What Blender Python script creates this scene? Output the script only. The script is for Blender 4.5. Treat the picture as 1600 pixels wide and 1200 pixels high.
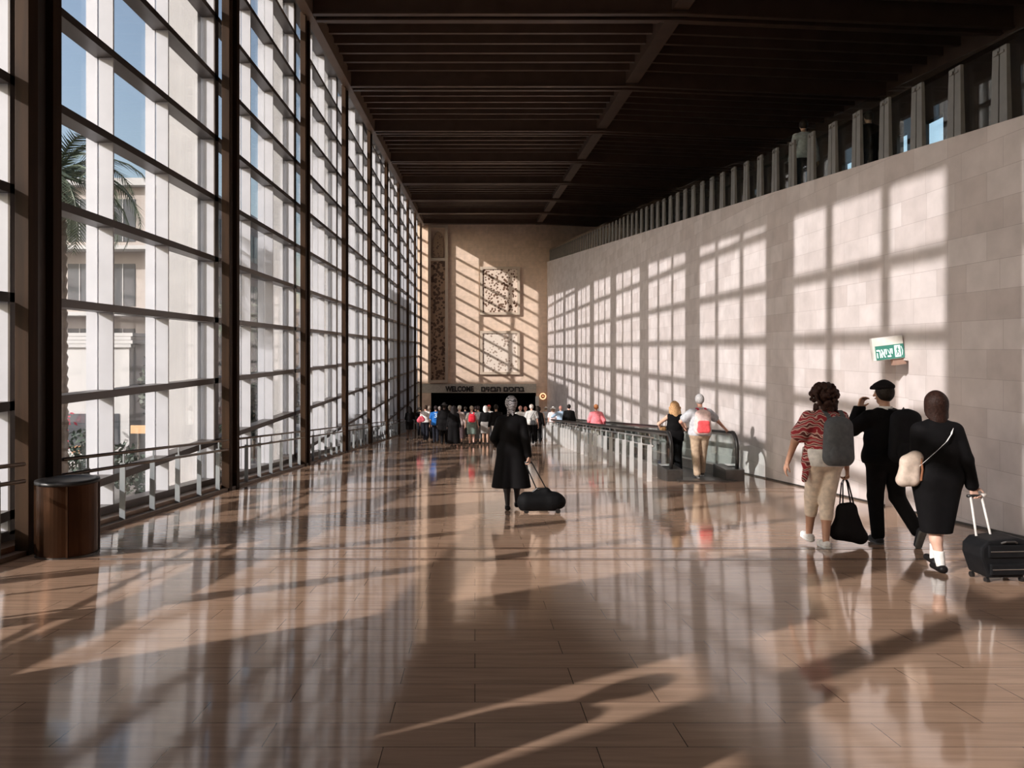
import bpy, bmesh, math, random
import numpy as np
from mathutils import Vector, Matrix
random.seed(7)
S = bpy.context.scene
for o in list(bpy.data.objects): bpy.data.objects.remove(o)
COL = S.collection
R = math.radians

# ------------------------------------------------------------------ camera, sky, sun, exposure
EYE = 1.45
cam = bpy.data.cameras.new('camera'); cam.lens = 27.0; cam.sensor_width = 36.0
cam.shift_x = 58/1600; cam.shift_y = -55/1600; cam.clip_start = 0.05; cam.clip_end = 600
camo = bpy.data.objects.new('camera', cam); COL.objects.link(camo)
camo.location = (0, 0, EYE); camo.rotation_euler = (R(90), 0, 0); S.camera = camo

SUN = Vector((1.0, .68, -.54)).normalized()          # travelling direction of sunlight
w = bpy.data.worlds.new('sky'); S.world = w; w.use_nodes = True
nt = w.node_tree; bg = nt.nodes['Background']
sky = nt.nodes.new('ShaderNodeTexSky'); sky.sky_type = 'NISHITA'; sky.sun_disc = False
sky.sun_elevation = math.asin(-SUN.z); sky.sun_rotation = math.atan2(-SUN.x, -SUN.y)
sky.air_density = 1.2; sky.dust_density = 3.0; sky.ozone_density = 1.5
bg.inputs[1].default_value = 0.26
hsv = nt.nodes.new('ShaderNodeHueSaturation'); hsv.inputs['Saturation'].default_value = .85
nt.links.new(sky.outputs[0], hsv.inputs['Color']); nt.links.new(hsv.outputs[0], bg.inputs[0])
sl = bpy.data.lights.new('sun', 'SUN'); sl.energy = 6.3; sl.angle = R(0.6); sl.color = (1.0, .945, .90)
so = bpy.data.objects.new('sun', sl); COL.objects.link(so)
so.rotation_euler = SUN.to_track_quat('-Z', 'Y').to_euler(); so.location = (-30, -20, 30)
S.view_settings.view_transform = 'Standard'; S.view_settings.look = 'None'
S.view_settings.gamma = 1.0; S.view_settings.use_curve_mapping = False
S.view_settings.exposure = -0.07

# ------------------------------------------------------------------ helpers
def fz(Y): return -.081*Y                      # ramp surface
def tag(o, label=None, cat=None, group=None, kind=None):
    if label: o['label'] = label
    if cat: o['category'] = cat
    if group: o['group'] = group
    if kind: o['kind'] = kind
    return o
def empty(name, loc=(0,0,0), rz=0, label=None, cat=None, group=None):
    o = bpy.data.objects.new(name, None); COL.objects.link(o)
    o.location = loc; o.rotation_euler = (0,0,rz); o.empty_display_size = .2
    return tag(o, label, cat, group)
def mesh_obj(name, me, mat, parent=None, smooth=False):
    o = bpy.data.objects.new(name, me); COL.objects.link(o)
    if mat is not None:
        me.materials.clear(); me.materials.append(mat)
    if smooth: me.polygons.foreach_set('use_smooth', [True]*len(me.polygons))
    if parent: o.parent = parent
    return o
class MB:
    def __init__(s): s.v = []; s.f = []
    def add(s, vs, fs):
        n = len(s.v); s.v += [tuple(v) for v in vs]; s.f += [tuple(i+n for i in f) for f in fs]; return s
    def hexa(s, p):      # p: 8 points, bottom quad 0-3 ccw, top quad 4-7
        return s.add(p, [(3,2,1,0),(4,5,6,7),(0,1,5,4),(1,2,6,5),(2,3,7,6),(3,0,4,7)])
    def box(s, x0,x1,y0,y1,z0,z1):
        return s.hexa([(x0,y0,z0),(x1,y0,z0),(x1,y1,z0),(x0,y1,z0),(x0,y0,z1),(x1,y0,z1),(x1,y1,z1),(x0,y1,z1)])
    def ybar(s, x0,x1,y0,y1, zb, zt):   # zb,zt functions of y
        return s.hexa([(x0,y0,zb(y0)),(x1,y0,zb(y0)),(x1,y1,zb(y1)),(x0,y1,zb(y1)),(x0,y0,zt(y0)),(x1,y0,zt(y0)),(x1,y1,zt(y1)),(x0,y1,zt(y1))])
    def tube(s, pts, r, n=10, closed=False):
        pts = [Vector(p) for p in pts]; m = len(pts); rs = r if isinstance(r,(list,tuple)) else [r]*m
        vs = []; up = None
        for i,p in enumerate(pts):
            if closed: d = pts[(i+1)%m]-pts[i-1]
            else: d = (pts[min(i+1,m-1)]-pts[max(i-1,0)])
            d.normalize()
            if up is None:
                up = Vector((0,0,1)) if abs(d.z)<.9 else Vector((1,0,0))
            a = d.cross(up).normalized(); b = a.cross(d).normalized(); up = b
            for k in range(n):
                t = 2*math.pi*k/n; vs.append(p + rs[i]*(a*math.cos(t)+b*math.sin(t)))
        fs = []
        for i in range(m if closed else m-1):
            j = (i+1)%m
            for k in range(n): fs.append((i*n+k, i*n+(k+1)%n, j*n+(k+1)%n, j*n+k))
        if not closed: fs += [tuple(range(n))[::-1], tuple((m-1)*n+k for k in range(n))]
        return s.add(vs, fs)
    def strip(s, pts, wv, th):   # flat ribbon: pts path, wv width vector, th thickness vector
        wv = Vector(wv)/2; th = Vector(th)/2
        vs = []
        for p in pts:
            p = Vector(p); vs += [p-wv-th, p+wv-th, p+wv+th, p-wv+th]
        fs = [(3,2,1,0), tuple(4*(len(pts)-1)+k for k in range(4))]
        for i in range(len(pts)-1):
            for k in range(4): fs.append((4*i+k, 4*i+(k+1)%4, 4*i+4+(k+1)%4, 4*i+4+k))
        return s.add(vs, fs)
    def lathe(s, prof, c=(0,0,0), n=24, sx=1, sy=1):
        vs = [(c[0]+r*sx*math.cos(2*math.pi*k/n), c[1]+r*sy*math.sin(2*math.pi*k/n), c[2]+z) for r,z in prof for k in range(n)]
        fs = [(i*n+k, i*n+(k+1)%n, (i+1)*n+(k+1)%n, (i+1)*n+k) for i in range(len(prof)-1) for k in range(n)]
        fs += [tuple(range(n))[::-1], tuple((len(prof)-1)*n+k for k in range(n))]
        return s.add(vs, fs)
    def build(s, name, mat, parent=None, bevel=0, smooth=False, seg=2):
        me = bpy.data.meshes.new(name); me.from_pydata(s.v, [], s.f); me.update()
        bm = bmesh.new(); bm.from_mesh(me); bmesh.ops.recalc_face_normals(bm, faces=bm.faces)
        if bevel: bmesh.ops.bevel(bm, geom=list(bm.edges), offset=bevel, segments=seg, affect='EDGES', profile=.6)
        bm.to_mesh(me); bm.free()
        return mesh_obj(name, me, mat, parent, smooth)

# ------------------------------------------------------------------ materials
def new_mat(name):
    m = bpy.data.materials.new(name); m.use_nodes = True
    return m, m.node_tree, m.node_tree.nodes['Principled BSDF']
def L(nt, a, b): nt.links.new(a, b)
def mat(name, col, rough=.6, metal=0, var=.12, scale=8, spec=.5, bump=0, coat=0):
    m, nt, b = new_mat(name)
    tc = nt.nodes.new('ShaderNodeTexCoord'); n = nt.nodes.new('ShaderNodeTexNoise'); n.inputs['Scale'].default_value = scale; n.inputs['Detail'].default_value = 3
    L(nt, tc.outputs['Object'], n.inputs['Vector'])
    r = nt.nodes.new('ShaderNodeValToRGB')
    r.color_ramp.elements[0].position = .3; r.color_ramp.elements[1].position = .7
    r.color_ramp.elements[0].color = tuple(max(0,c*(1-var)) for c in col)+(1,)
    r.color_ramp.elements[1].color = tuple(min(1,c*(1+var)) for c in col)+(1,)
    L(nt, n.outputs['Fac'], r.inputs['Fac']); L(nt, r.outputs['Color'], b.inputs['Base Color'])
    b.inputs['Roughness'].default_value = rough; b.inputs['Metallic'].default_value = metal
    b.inputs['Specular IOR Level'].default_value = spec
    if bump:
        bu = nt.nodes.new('ShaderNodeBump'); bu.inputs['Strength'].default_value = bump; bu.inputs['Distance'].default_value = .01
        L(nt, n.outputs['Fac'], bu.inputs['Height']); L(nt, bu.outputs[0], b.inputs['Normal'])
    return m
def emis(name, col, st):
    m, nt, b = new_mat(name); b.inputs['Base Color'].default_value = (*col,1)
    b.inputs['Emission Color'].default_value = (*col,1); b.inputs['Emission Strength'].default_value = st
    return m
def wood_grain(name, c1, c2, rough=.5, stretch=(1,1,.08), scale=9):
    m, nt, b = new_mat(name)
    tc = nt.nodes.new('ShaderNodeTexCoord'); mp = nt.nodes.new('ShaderNodeMapping'); mp.inputs['Scale'].default_value = stretch
    n = nt.nodes.new('ShaderNodeTexNoise'); n.inputs['Scale'].default_value = scale; n.inputs['Detail'].default_value = 6; n.inputs['Distortion'].default_value = .6
    L(nt, tc.outputs['Object'], mp.inputs[0]); L(nt, mp.outputs[0], n.inputs['Vector'])
    r = nt.nodes.new('ShaderNodeValToRGB'); r.color_ramp.elements[0].position=.3; r.color_ramp.elements[1].position=.72
    r.color_ramp.elements[0].color=(*c1,1); r.color_ramp.elements[1].color=(*c2,1)
    L(nt, n.outputs['Fac'], r.inputs['Fac']); L(nt, r.outputs['Color'], b.inputs['Base Color'])
    b.inputs['Roughness'].default_value = rough; b.inputs['Specular IOR Level'].default_value = .15
    return m
def stone_wall(name, swap, c1, c2, mortar, row=.36, width=.78, rough=.55):
    m, nt, b = new_mat(name)
    tc = nt.nodes.new('ShaderNodeTexCoord'); sp = nt.nodes.new('ShaderNodeSeparateXYZ'); cb = nt.nodes.new('ShaderNodeCombineXYZ')
    L(nt, tc.outputs['Object'], sp.inputs[0])
    L(nt, sp.outputs['Y' if swap else 'X'], cb.inputs['X']); L(nt, sp.outputs['Z'], cb.inputs['Y'])
    br = nt.nodes.new('ShaderNodeTexBrick'); br.inputs['Scale'].default_value = 1
    br.inputs['Brick Width'].default_value = width; br.inputs['Row Height'].default_value = row
    br.inputs['Mortar Size'].default_value = .004; br.inputs['Mortar Smooth'].default_value = .3
    br.inputs['Color1'].default_value = (*c1,1); br.inputs['Color2'].default_value = (*c2,1); br.inputs['Mortar'].default_value = (*mortar,1)
    br.offset = .37; br.squash = .8; br.squash_frequency = 3
    L(nt, cb.outputs[0], br.inputs['Vector'])
    n = nt.nodes.new('ShaderNodeTexNoise'); n.inputs['Scale'].default_value = 3; n.inputs['Detail'].default_value = 8
    L(nt, tc.outputs['Object'], n.inputs['Vector'])
    mx = nt.nodes.new('ShaderNodeMix'); mx.data_type='RGBA'; mx.blend_type='MULTIPLY'; mx.inputs[0].default_value = .35
    L(nt, br.outputs['Color'], mx.inputs[6]); L(nt, n.outputs['Color'], mx.inputs[7])
    r = nt.nodes.new('ShaderNodeMapRange'); L(nt, n.outputs['Fac'], r.inputs[0]); r.inputs[3].default_value=.7; r.inputs[4].default_value=1.15
    hs = nt.nodes.new('ShaderNodeHueSaturation'); hs.inputs['Saturation'].default_value = 1
    L(nt, br.outputs['Color'], hs.inputs['Color']); L(nt, r.outputs[0], hs.inputs['Value'])
    L(nt, hs.outputs[0], b.inputs['Base Color'])
    b.inputs['Roughness'].default_value = rough; b.inputs['Specular IOR Level'].default_value = .3
    bu = nt.nodes.new('ShaderNodeBump'); bu.inputs['Strength'].default_value = .25; bu.inputs['Distance'].default_value=.004; bu.invert=True
    L(nt, br.outputs['Fac'], bu.inputs['Height']); L(nt, bu.outputs[0], b.inputs['Normal'])
    return m
def floor_mat():
    m, nt, b = new_mat('polished limestone floor')
    tc = nt.nodes.new('ShaderNodeTexCoord')
    br = nt.nodes.new('ShaderNodeTexBrick'); br.inputs['Scale'].default_value = 1
    br.inputs['Brick Width'].default_value = .92; br.inputs['Row Height'].default_value = .255
    br.inputs['Mortar Size'].default_value = .0022; br.inputs['Mortar Smooth'].default_value = .1
    br.inputs['Color1'].default_value=(.44,.28,.19,1); br.inputs['Color2'].default_value=(.49,.32,.22,1); br.inputs['Mortar'].default_value=(.10,.06,.04,1)
    br.offset = .43; L(nt, tc.outputs['Object'], br.inputs['Vector'])
    mp = nt.nodes.new('ShaderNodeMapping'); mp.inputs['Scale'].default_value=(.6,7,7)
    n = nt.nodes.new('ShaderNodeTexNoise'); n.inputs['Scale'].default_value=3; n.inputs['Detail'].default_value=7; n.inputs['Distortion'].default_value=.5
    L(nt, tc.outputs['Object'], mp.inputs[0]); L(nt, mp.outputs[0], n.inputs['Vector'])
    r = nt.nodes.new('ShaderNodeMapRange'); L(nt, n.outputs['Fac'], r.inputs[0]); r.inputs[1].default_value=.3; r.inputs[2].default_value=.7; r.inputs[3].default_value=.82; r.inputs[4].default_value=1.12
    hs = nt.nodes.new('ShaderNodeHueSaturation'); L(nt, br.outputs['Color'], hs.inputs['Color']); L(nt, r.outputs[0], hs.inputs['Value'])
    L(nt, hs.outputs[0], b.inputs['Base Color'])
    b.inputs['IOR'].default_value = 1.7; b.inputs['Specular IOR Level'].default_value = .62
    rr = nt.nodes.new('ShaderNodeMapRange'); L(nt, n.outputs['Fac'], rr.inputs[0]); rr.inputs[3].default_value=.05; rr.inputs[4].default_value=.11
    L(nt, rr.outputs[0], b.inputs['Roughness'])
    mp2 = nt.nodes.new('ShaderNodeMapping'); mp2.inputs['Scale'].default_value=(.5,1.6,1)
    n2 = nt.nodes.new('ShaderNodeTexNoise'); n2.inputs['Scale'].default_value=2.2; n2.inputs['Detail'].default_value=1
    L(nt, tc.outputs['Object'], mp2.inputs[0]); L(nt, mp2.outputs[0], n2.inputs['Vector'])
    bu = nt.nodes.new('ShaderNodeBump'); bu.inputs['Strength'].default_value=.35; bu.inputs['Distance'].default_value=.004
    L(nt, n2.outputs['Fac'], bu.inputs['Height']); L(nt, bu.outputs[0], b.inputs['Normal'])
    return m
def glass_mat(name, tint=(.955,.96,.97), ior=1.5, rough=0.0):
    m = bpy.data.materials.new(name); m.use_nodes = True; nt = m.node_tree; nt.nodes.clear()
    out = nt.nodes.new('ShaderNodeOutputMaterial'); mx = nt.nodes.new('ShaderNodeMixShader')
    tr = nt.nodes.new('ShaderNodeBsdfTransparent'); tr.inputs[0].default_value=(*tint,1)
    gl = nt.nodes.new('ShaderNodeBsdfGlossy'); gl.inputs['Roughness'].default_value=rough
    ge = nt.nodes.new('ShaderNodeNewGeometry'); dt = nt.nodes.new('ShaderNodeVectorMath'); dt.operation='DOT_PRODUCT'
    L(nt, ge.outputs['Normal'], dt.inputs[0]); L(nt, ge.outputs['Incoming'], dt.inputs[1])
    def mth(op, x, y=None):
        n_ = nt.nodes.new('ShaderNodeMath'); n_.operation = op
        if hasattr(x,'links'): L(nt, x, n_.inputs[0])
        else: n_.inputs[0].default_value = x
        if y is not None: n_.inputs[1].default_value = y
        return n_.outputs[0]
    ab = mth('ABSOLUTE', dt.outputs['Value']); om = nt.nodes.new('ShaderNodeMath'); om.operation='SUBTRACT'; om.inputs[0].default_value=1; L(nt, ab, om.inputs[1])
    sch = mth('ADD', mth('MULTIPLY', mth('POWER', om.outputs[0], 5.0), .96), .04)      # Fresnel reflection of a thin pane
    L(nt, sch, mx.inputs[0]); L(nt, tr.outputs[0], mx.inputs[1]); L(nt, gl.outputs[0], mx.inputs[2]); L(nt, mx.outputs[0], out.inputs[0])
    return m
M = {}
M['stone'] = stone_wall('pale ashlar stone', True, (.61,.555,.545), (.51,.45,.435), (.42,.37,.36))
M['far_stone'] = stone_wall('warm ashlar stone', False, (.82,.63,.50), (.74,.56,.43), (.5,.38,.29), row=.6, width=1.1)
M['floor'] = floor_mat()
M['strip'] = mat('brown stone strip', (.20,.12,.08), .15, 0, .15, 6)
M['wood'] = wood_grain('brown column cladding', (.020,.010,.0045), (.045,.022,.010), .65)
M['beam'] = mat('brown painted steel beam', (.10,.062,.043), .45, 0, .15, 2)
M['fascia'] = mat('brown eaves board', (.16,.105,.07), .5, 0, .1, 2)
M['slab'] = mat('dark brown ceiling boards', (.05,.033,.024), .6, 0, .2, 1.5)
M['frame'] = mat('dark bronze aluminium', (.085,.070,.062), .38, .3, .1, 3)
M['fin'] = mat('pale aluminium fin', (.47,.475,.51), .35, .0, .05, 3)
M['glass'] = glass_mat('clear curtain wall glass')
M['rail_glass'] = glass_mat('greenish balustrade glass', (.90,.95,.94), 1.5)
M['ext_conc'] = mat('pale outdoor concrete', (.47,.46,.46), .7, 0, .08, 1.2)
M['bronze_rail'] = mat('dark bronze rail metal', (.17,.14,.12), .3, .9, .08, 20)
M['postgrey'] = mat('frosted grey rail post', (.30,.32,.33), .35, .1, .05, 6)
M['steel'] = mat('brushed steel', (.42,.40,.38), .28, .9, .08, 20)
M['dsteel'] = mat('dark steel', (.10,.095,.09), .35, .8, .1, 12)
M['postwhite'] = mat('pale grey coated post', (.60,.60,.60), .35, .2, .05, 6)
M['rubber'] = mat('black rubber', (.012,.011,.011), .4, 0, .1, 20)
M['black'] = mat('black fabric', (.010,.009,.010), .85, 0, .3, 40)
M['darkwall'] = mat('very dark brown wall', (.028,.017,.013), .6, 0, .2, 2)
M['ledge'] = mat('brown stone ledge', (.26,.165,.11), .35, 0, .2, 5)

# ------------------------------------------------------------------ the building
P = 6.3
def Y0(k): return 7.71 + P*k
YF = 66.35; YB = -9.0
XG = -5.05; XR = 6.24
def fas(Y): return 8.10+.037*Y+EYE            # underside of the eaves board
def roofz(Y): return fas(Y)+.75
def rtop(Y): return 1.92+.0843*Y+EYE          # top of the right wall

floor = MB().ybar(-5.3, XR+.3, YB-.3, YF+.25, lambda y: fz(y)-.4, fz).build('floor', M['floor']); tag(floor, kind='structure')
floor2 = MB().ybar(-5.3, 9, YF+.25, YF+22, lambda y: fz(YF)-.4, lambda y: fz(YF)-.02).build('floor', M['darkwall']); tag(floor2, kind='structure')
for k in range(-1, 9):
    for j,off in enumerate((-.26, .33)):
        y = Y0(k)+off
        t = MB().ybar(-4.3, XR-.02, y, y+.12, lambda q: fz(q)-.01, lambda q: fz(q)+.002).build('trim_%d' % ((k+1)*2+j+1), M['strip']); tag(t, kind='structure')

# right wall with the doorway recess (door at Y 11.05..11.68)
wr = MB(); dy0, dy1, dz = 11.05, 11.68, EYE-.17
wr.ybar(XR, XR+.6, YB, dy0, lambda y: fz(y)-.4, rtop)
wr.ybar(XR, XR+.6, dy1, YF+.1, lambda y: fz(y)-.4, rtop)
wr.ybar(XR, XR+.6, dy0, dy1, lambda y: dz, rtop)
wro = wr.build('wall_right', M['stone']); tag(wro, kind='structure')
d = MB().box(XR+.16, XR+.24, dy0, dy1, fz(dy1)-.05, dz).build('door_1', M['stone']); tag(d, 'stone-faced service door in the right wall under the exit sign', kind='structure')
h = MB().tube([(XR+.16, dy0+.1, -.05),(XR+.11, dy0+.1, -.05),(XR+.11, dy0+.22,-.05)], .012, 8).build('door_handle', M['steel'], d)
bb = MB().ybar(XR-.015, XR, YB, dy0, fz, lambda y: fz(y)+.03).ybar(XR-.015, XR, dy1, YF, fz, lambda y: fz(y)+.03).build('gap_strip_right', M['dsteel']); tag(bb, kind='structure')  # strip coloured dark to stand for the thin dark gap along the wall foot

# far wall with the wide opening
fw = MB()
OX0, OX1, OZ = -3.80, 5.30, -3.80+EYE
fw.box(-5.3, OX0, YF, YF+.5, fz(YF)-.4, OZ)
fw.box(OX1, XR, YF, YF+.5, fz(YF)-.4, OZ)
fw.box(-5.3, XR+9, YF, YF+.5, OZ, roofz(YF)+.3)
fwo = fw.build('wall_far', M['far_stone']); tag(fwo, kind='structure')
t = MB().box(-5.0, OX1+.0, YF-.06, YF, OZ, OZ+.78).build('trim_40', mat('pale lintel stone', (.50,.46,.40), .5)); tag(t, kind='structure')
# dark hall beyond
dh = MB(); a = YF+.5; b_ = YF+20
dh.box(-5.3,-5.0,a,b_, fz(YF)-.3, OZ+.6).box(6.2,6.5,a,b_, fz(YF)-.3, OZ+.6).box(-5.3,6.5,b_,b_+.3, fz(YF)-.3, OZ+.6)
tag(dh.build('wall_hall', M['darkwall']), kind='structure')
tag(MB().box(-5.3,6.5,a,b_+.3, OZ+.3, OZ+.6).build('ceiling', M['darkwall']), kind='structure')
tag(MB().box(-5.3, -4.9, YB, -2.0, -1, roofz(0)+.3).build('wall_left_blocker', M['stone']), kind='structure')  # solid stretch in place of glazing, added to block light from behind the camera
# wall behind the camera
tag(MB().box(-5.3, 15, YB-.3, YB, fz(YB)-.4, roofz(YB)+.3).build('wall_back', M['stone']), kind='structure')

# roof
ceil = MB().ybar(-5.12, 15.0, YB-.3, YF+.5, roofz, lambda y: roofz(y)+.25).build('ceiling', M['slab']); tag(ceil, kind='structure')
XS = 5.45
def bz(x): return 0 if x < XS else -.042*(x-XS)
for k in range(-2, 10):
    for off in (.02, .46):
        y = Y0(k)+off; zb = fas(y)+.02; zt = roofz(y)+.02
        m_ = MB()
        pts = [-4.6, XS, 14.7]
        for i in range(2):
            x0,x1 = pts[i],pts[i+1]
            for (ya,yb,za,zc) in ((0,.16,0,.05),(.055,.105,.05,9)):
                m_.hexa([(x0,y+ya,zb+za+bz(x0)),(x1,y+ya,zb+za+bz(x1)),(x1,y+yb,zb+za+bz(x1)),(x0,y+yb,zb+za+bz(x0)),
                         (x0,y+ya,min(zb+zc+bz(x0),zt)),(x1,y+ya,min(zb+zc+bz(x1),zt)),(x1,y+yb,min(zb+zc+bz(x1),zt)),(x0,y+yb,min(zb+zc+bz(x0),zt))])
        m_.build('beam', M['beam'], ceil)
    if k < 9:
        for q in range(6):
            y = Y0(k)+1.45+q*.84; zb = fas(y)+.36; zt = roofz(y)+.02
            m_ = MB()
            for (x0,x1) in ((-4.4,XS),(XS,14.7)):
                m_.hexa([(x0,y,zb+bz(x0)),(x1,y,zb+bz(x1)),(x1,y+.12,zb+bz(x1)),(x0,y+.12,zb+bz(x0)),
                         (x0,y,zt),(x1,y,zt),(x1,y+.12,zt),(x0,y+.12,zt)])
            m_.build('rib', M['beam'], ceil)
MB().ybar(XS-.22, XS+.22, YB, YF, lambda y: fas(y)+.14, lambda y: roofz(y)+.02).build('girder', M['beam'], ceil)
MB().ybar(-4.55, -4.30, YB, YF, fas, lambda y: fas(y)+.5).build('eaves_board', M['fascia'], ceil)
MB().ybar(-5.12, -4.5, YB, YF, lambda y: fas(y)+.42, lambda y: fas(y)+.8).build('eaves_lining', M['frame'], ceil)
MB().ybar(14.3, 14.6, YB, YF, lambda y: fas(y)+bz(14.5)-.1, lambda y: roofz(y)+.02).build('girder', M['beam'], ceil)

# upper walkway behind the right wall, its far side wall with openings
def up(Y): return rtop(Y)-.06
tag(MB().ybar(XR+.6, 14.9, YB, YF, lambda y: up(y)-.4, up).build('floor', M['slab']), kind='structure')
wo = MB(); zw0, zw1 = EYE+5.4, EYE+7.35
ops = [(16.2,20.4),(23.9,25.1),(25.9,26.6),(29.5,30.6),(34,35)]
red = mat('dark reddish brown wall', (.055,.034,.028), .6, 0, .15, 1)
ys = YB
for (a_,b2) in ops+[(YF,YF)]:
    wo.ybar(14.6, 14.85, ys, a_, lambda y: up(y)-.4, lambda y: roofz(y)+.1); 
    if b2 > a_:
        wo.ybar(14.6, 14.85, a_, b2, lambda y: up(y)-.4, lambda y: max(zw0, up(y)+.3))
        wo.ybar(14.6, 14.85, a_, b2, lambda y: zw1, lambda y: roofz(y)+.1)
    ys = b2
tag(wo.build('wall_upper_walkway', red), kind='structure')
for i,(a_,b2) in enumerate(ops):
    wn = MB().box(14.70,14.72,a_,b2,zw0,zw1).build('window_%d'%(20+i), M['glass']); tag(wn, kind='structure')
    f = MB(); n_ = max(1, int((b2-a_)/1.1))
    for j in range(n_+1):
        yy = a_+(b2-a_)*j/n_; f.box(14.6,14.8,yy-.04,yy+.04,zw0,zw1)
    f.build('window_frame', M['frame'], wn)

# ------------------------------------------------------------------ the glass wall
def trz(n): return EYE + 4.0 - 1.137*n - .05     # centre heights of the transoms
SILL = .16
for k in range(-2, 10):
    ya = max(Y0(k)+.51, -2.0); yb = min(Y0(k)+6.81, YF)
    if yb <= ya: continue
    wn = MB().ybar(XG-.012, XG+.012, ya, yb, lambda y: fz(y)+SILL, lambda y: fas(y)+.45).build('window_%d'%(k+4), M['glass'])
    tag(wn, kind='structure')
    for n in range(-7, 12):
        z = trz(n)
        # transom clipped where it would leave the window
        y1 = yb; y0 = ya
        if z > fas(ya)+.3: continue
        if z < fz(yb)+SILL: continue
        if z < fz(ya)+SILL: y0 = max(ya, -z/.081 + SILL/.081 + .5)
        if y0 >= y1-.3: continue
        MB().box(XG-.04, -4.84, y0, y1, z-.05, z+.05).build('transom', M['frame'], wn)
    for off in (2.60, 4.45):
        y = Y0(k)+off
        if y > YF-.1 or y < -1.9: continue
        MB().ybar(XG+.01, -4.85, y-.018, y+.018, lambda q: fz(q)+SILL, lambda q: fas(q)+.42).build('mullion', M['fin'], wn)
        MB().ybar(XG-.16, XG-.01, y-.018, y+.018, lambda q: fz(q)-.2, lambda q: fas(q)+.42).build('fin', M['fin'], wn)
    y = Y0(k)+6.685
    if y < YF-.2:
        MB().ybar(XG-.06, -4.862, y-.09, y+.10, lambda q: fz(q)+SILL, lambda q: fas(q)+.42).build('post', M['fin'], wn)
        MB().ybar(-4.862, -4.84, y-.10, y+.11, lambda q: fz(q)+SILL, lambda q: fas(q)+.42).build('post_cover', M['frame'], wn)
    MB().ybar(XG-.05, -4.84, ya, yb, lambda q: fz(q)+SILL-.1, lambda q: fz(q)+SILL+.04).build('sill_rail', M['frame'], wn)
lg = MB().ybar(-5.2, -4.62, YB, YF, lambda y: fz(y)-.3, lambda y: fz(y)+SILL-.06).build('trim_41', M['ledge']); tag(lg, kind='structure')
lg = MB().ybar(-4.62, -4.50, YB, YF, lambda y: fz(y)-.1, lambda y: fz(y)+.045).build('trim_42', M['fascia']); tag(lg, kind='structure')
# outer concrete piers and the inner double columns
ORD = ['nearest','second','third','fourth','fifth','sixth','seventh','eighth','ninth','tenth']
for k in range(-1, 10):
    y = Y0(k)
    vis = k >= 0
    nm = ORD[k] if vis else None
    lab = ('tall brown double column with a dark slot, %s in view along the glass wall' % (nm if k else 'nearest and largest')) if vis else 'tall brown double column outside the frame, %s' % ('behind the camera' if k==-2 else 'just left of the view')
    c = empty('column', (-4.54, y+.3, fz(y)), 0, lab, 'column', 'brown double columns along the glass wall')
    ox, oy, oz = -(-4.54), -(y+.3), -fz(y)
    def cb(name, x0,x1,ya,yb,mt):
        o = MB().ybar(x0+ox, x1+ox, ya+oy, yb+oy, lambda q: fz(q-oy)-.02+oz, lambda q: fas(q-oy)+.06+oz).build(name, mt, c, bevel=.006)
    cb('post', -4.62,-4.48, y, y+.17, M['wood']); cb('post', -4.62,-4.48, y+.45, y+.62, M['wood'])
    cb('web', -4.60,-4.56, y+.16, y+.46, M['frame'])
    lab2 = ('pale concrete pier outside the glass behind the %s brown column' % nm) if vis else 'pale concrete pier outside the glass, out of view, %s' % ('farther back' if k==-2 else 'just left of the frame')
    pr = MB().ybar(-5.68,-5.13, y+.2, y+.68, lambda q: fz(q)-.6, lambda q: fas(q)+1.3).build('pier', M['ext_conc'], bevel=.01)
    tag(pr, lab2, 'pier', 'concrete piers outside the glass wall')

# handrails along the glass wall
def rail_pair(y0, y1, X, label, first_post, step, hz=.92, n_end=0, group=None, postw=.075, name='handrail', rm='bronze_rail', pm='postgrey'):
    r = empty(name, (X, y0, fz(y0)), 0, label, 'handrail', group)
    def lp(y, z): return (0, y-y0, fz(y)-fz(y0)+z)
    for z in (hz, hz-.17):
        MB().tube([lp(y0,z), lp(y1,z)], .021, 10).build('rail', M[rm], r, smooth=True)
    y = first_post
    while y < y1-.05:
        zz_ = fz(y)-fz(y0); m_ = MB()
        m_.hexa([(-.02-postw,y-y0-.012,zz_-.01),(-.02,y-y0-.012,zz_-.01),(-.02,y-y0+.012,zz_-.01),(-.02-postw,y-y0+.012,zz_-.01),
                 (-.02-postw*.9,y-y0-.01,zz_+hz-.14),(-.02,y-y0-.01,zz_+hz-.14),(-.02,y-y0+.01,zz_+hz-.14),(-.02-postw*.9,y-y0+.01,zz_+hz-.14)])
        m_.box(-.05,-.03,y-y0-.01,y-y0+.01,zz_+hz-.15,zz_+hz)
        for dz_ in (hz,hz-.17): m_.box(-.05,0,y-y0-.01,y-y0+.01,zz_+dz_-.012,zz_+dz_+.012)
        m_.build('post', M[pm], r)
        y += step
    return r
for k in range(-1, 9):
    nm = ('between the %s and %s brown columns' % (ORD[k], ORD[k+1])) if k>=0 else 'left of the nearest brown column'
    rail_pair(Y0(k)+.68, Y0(k+1)-.04, -4.50, 'double steel handrail on pale posts along the glass ' + nm, Y0(k)+1.3, .92, group='handrails along the glass wall')

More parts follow.
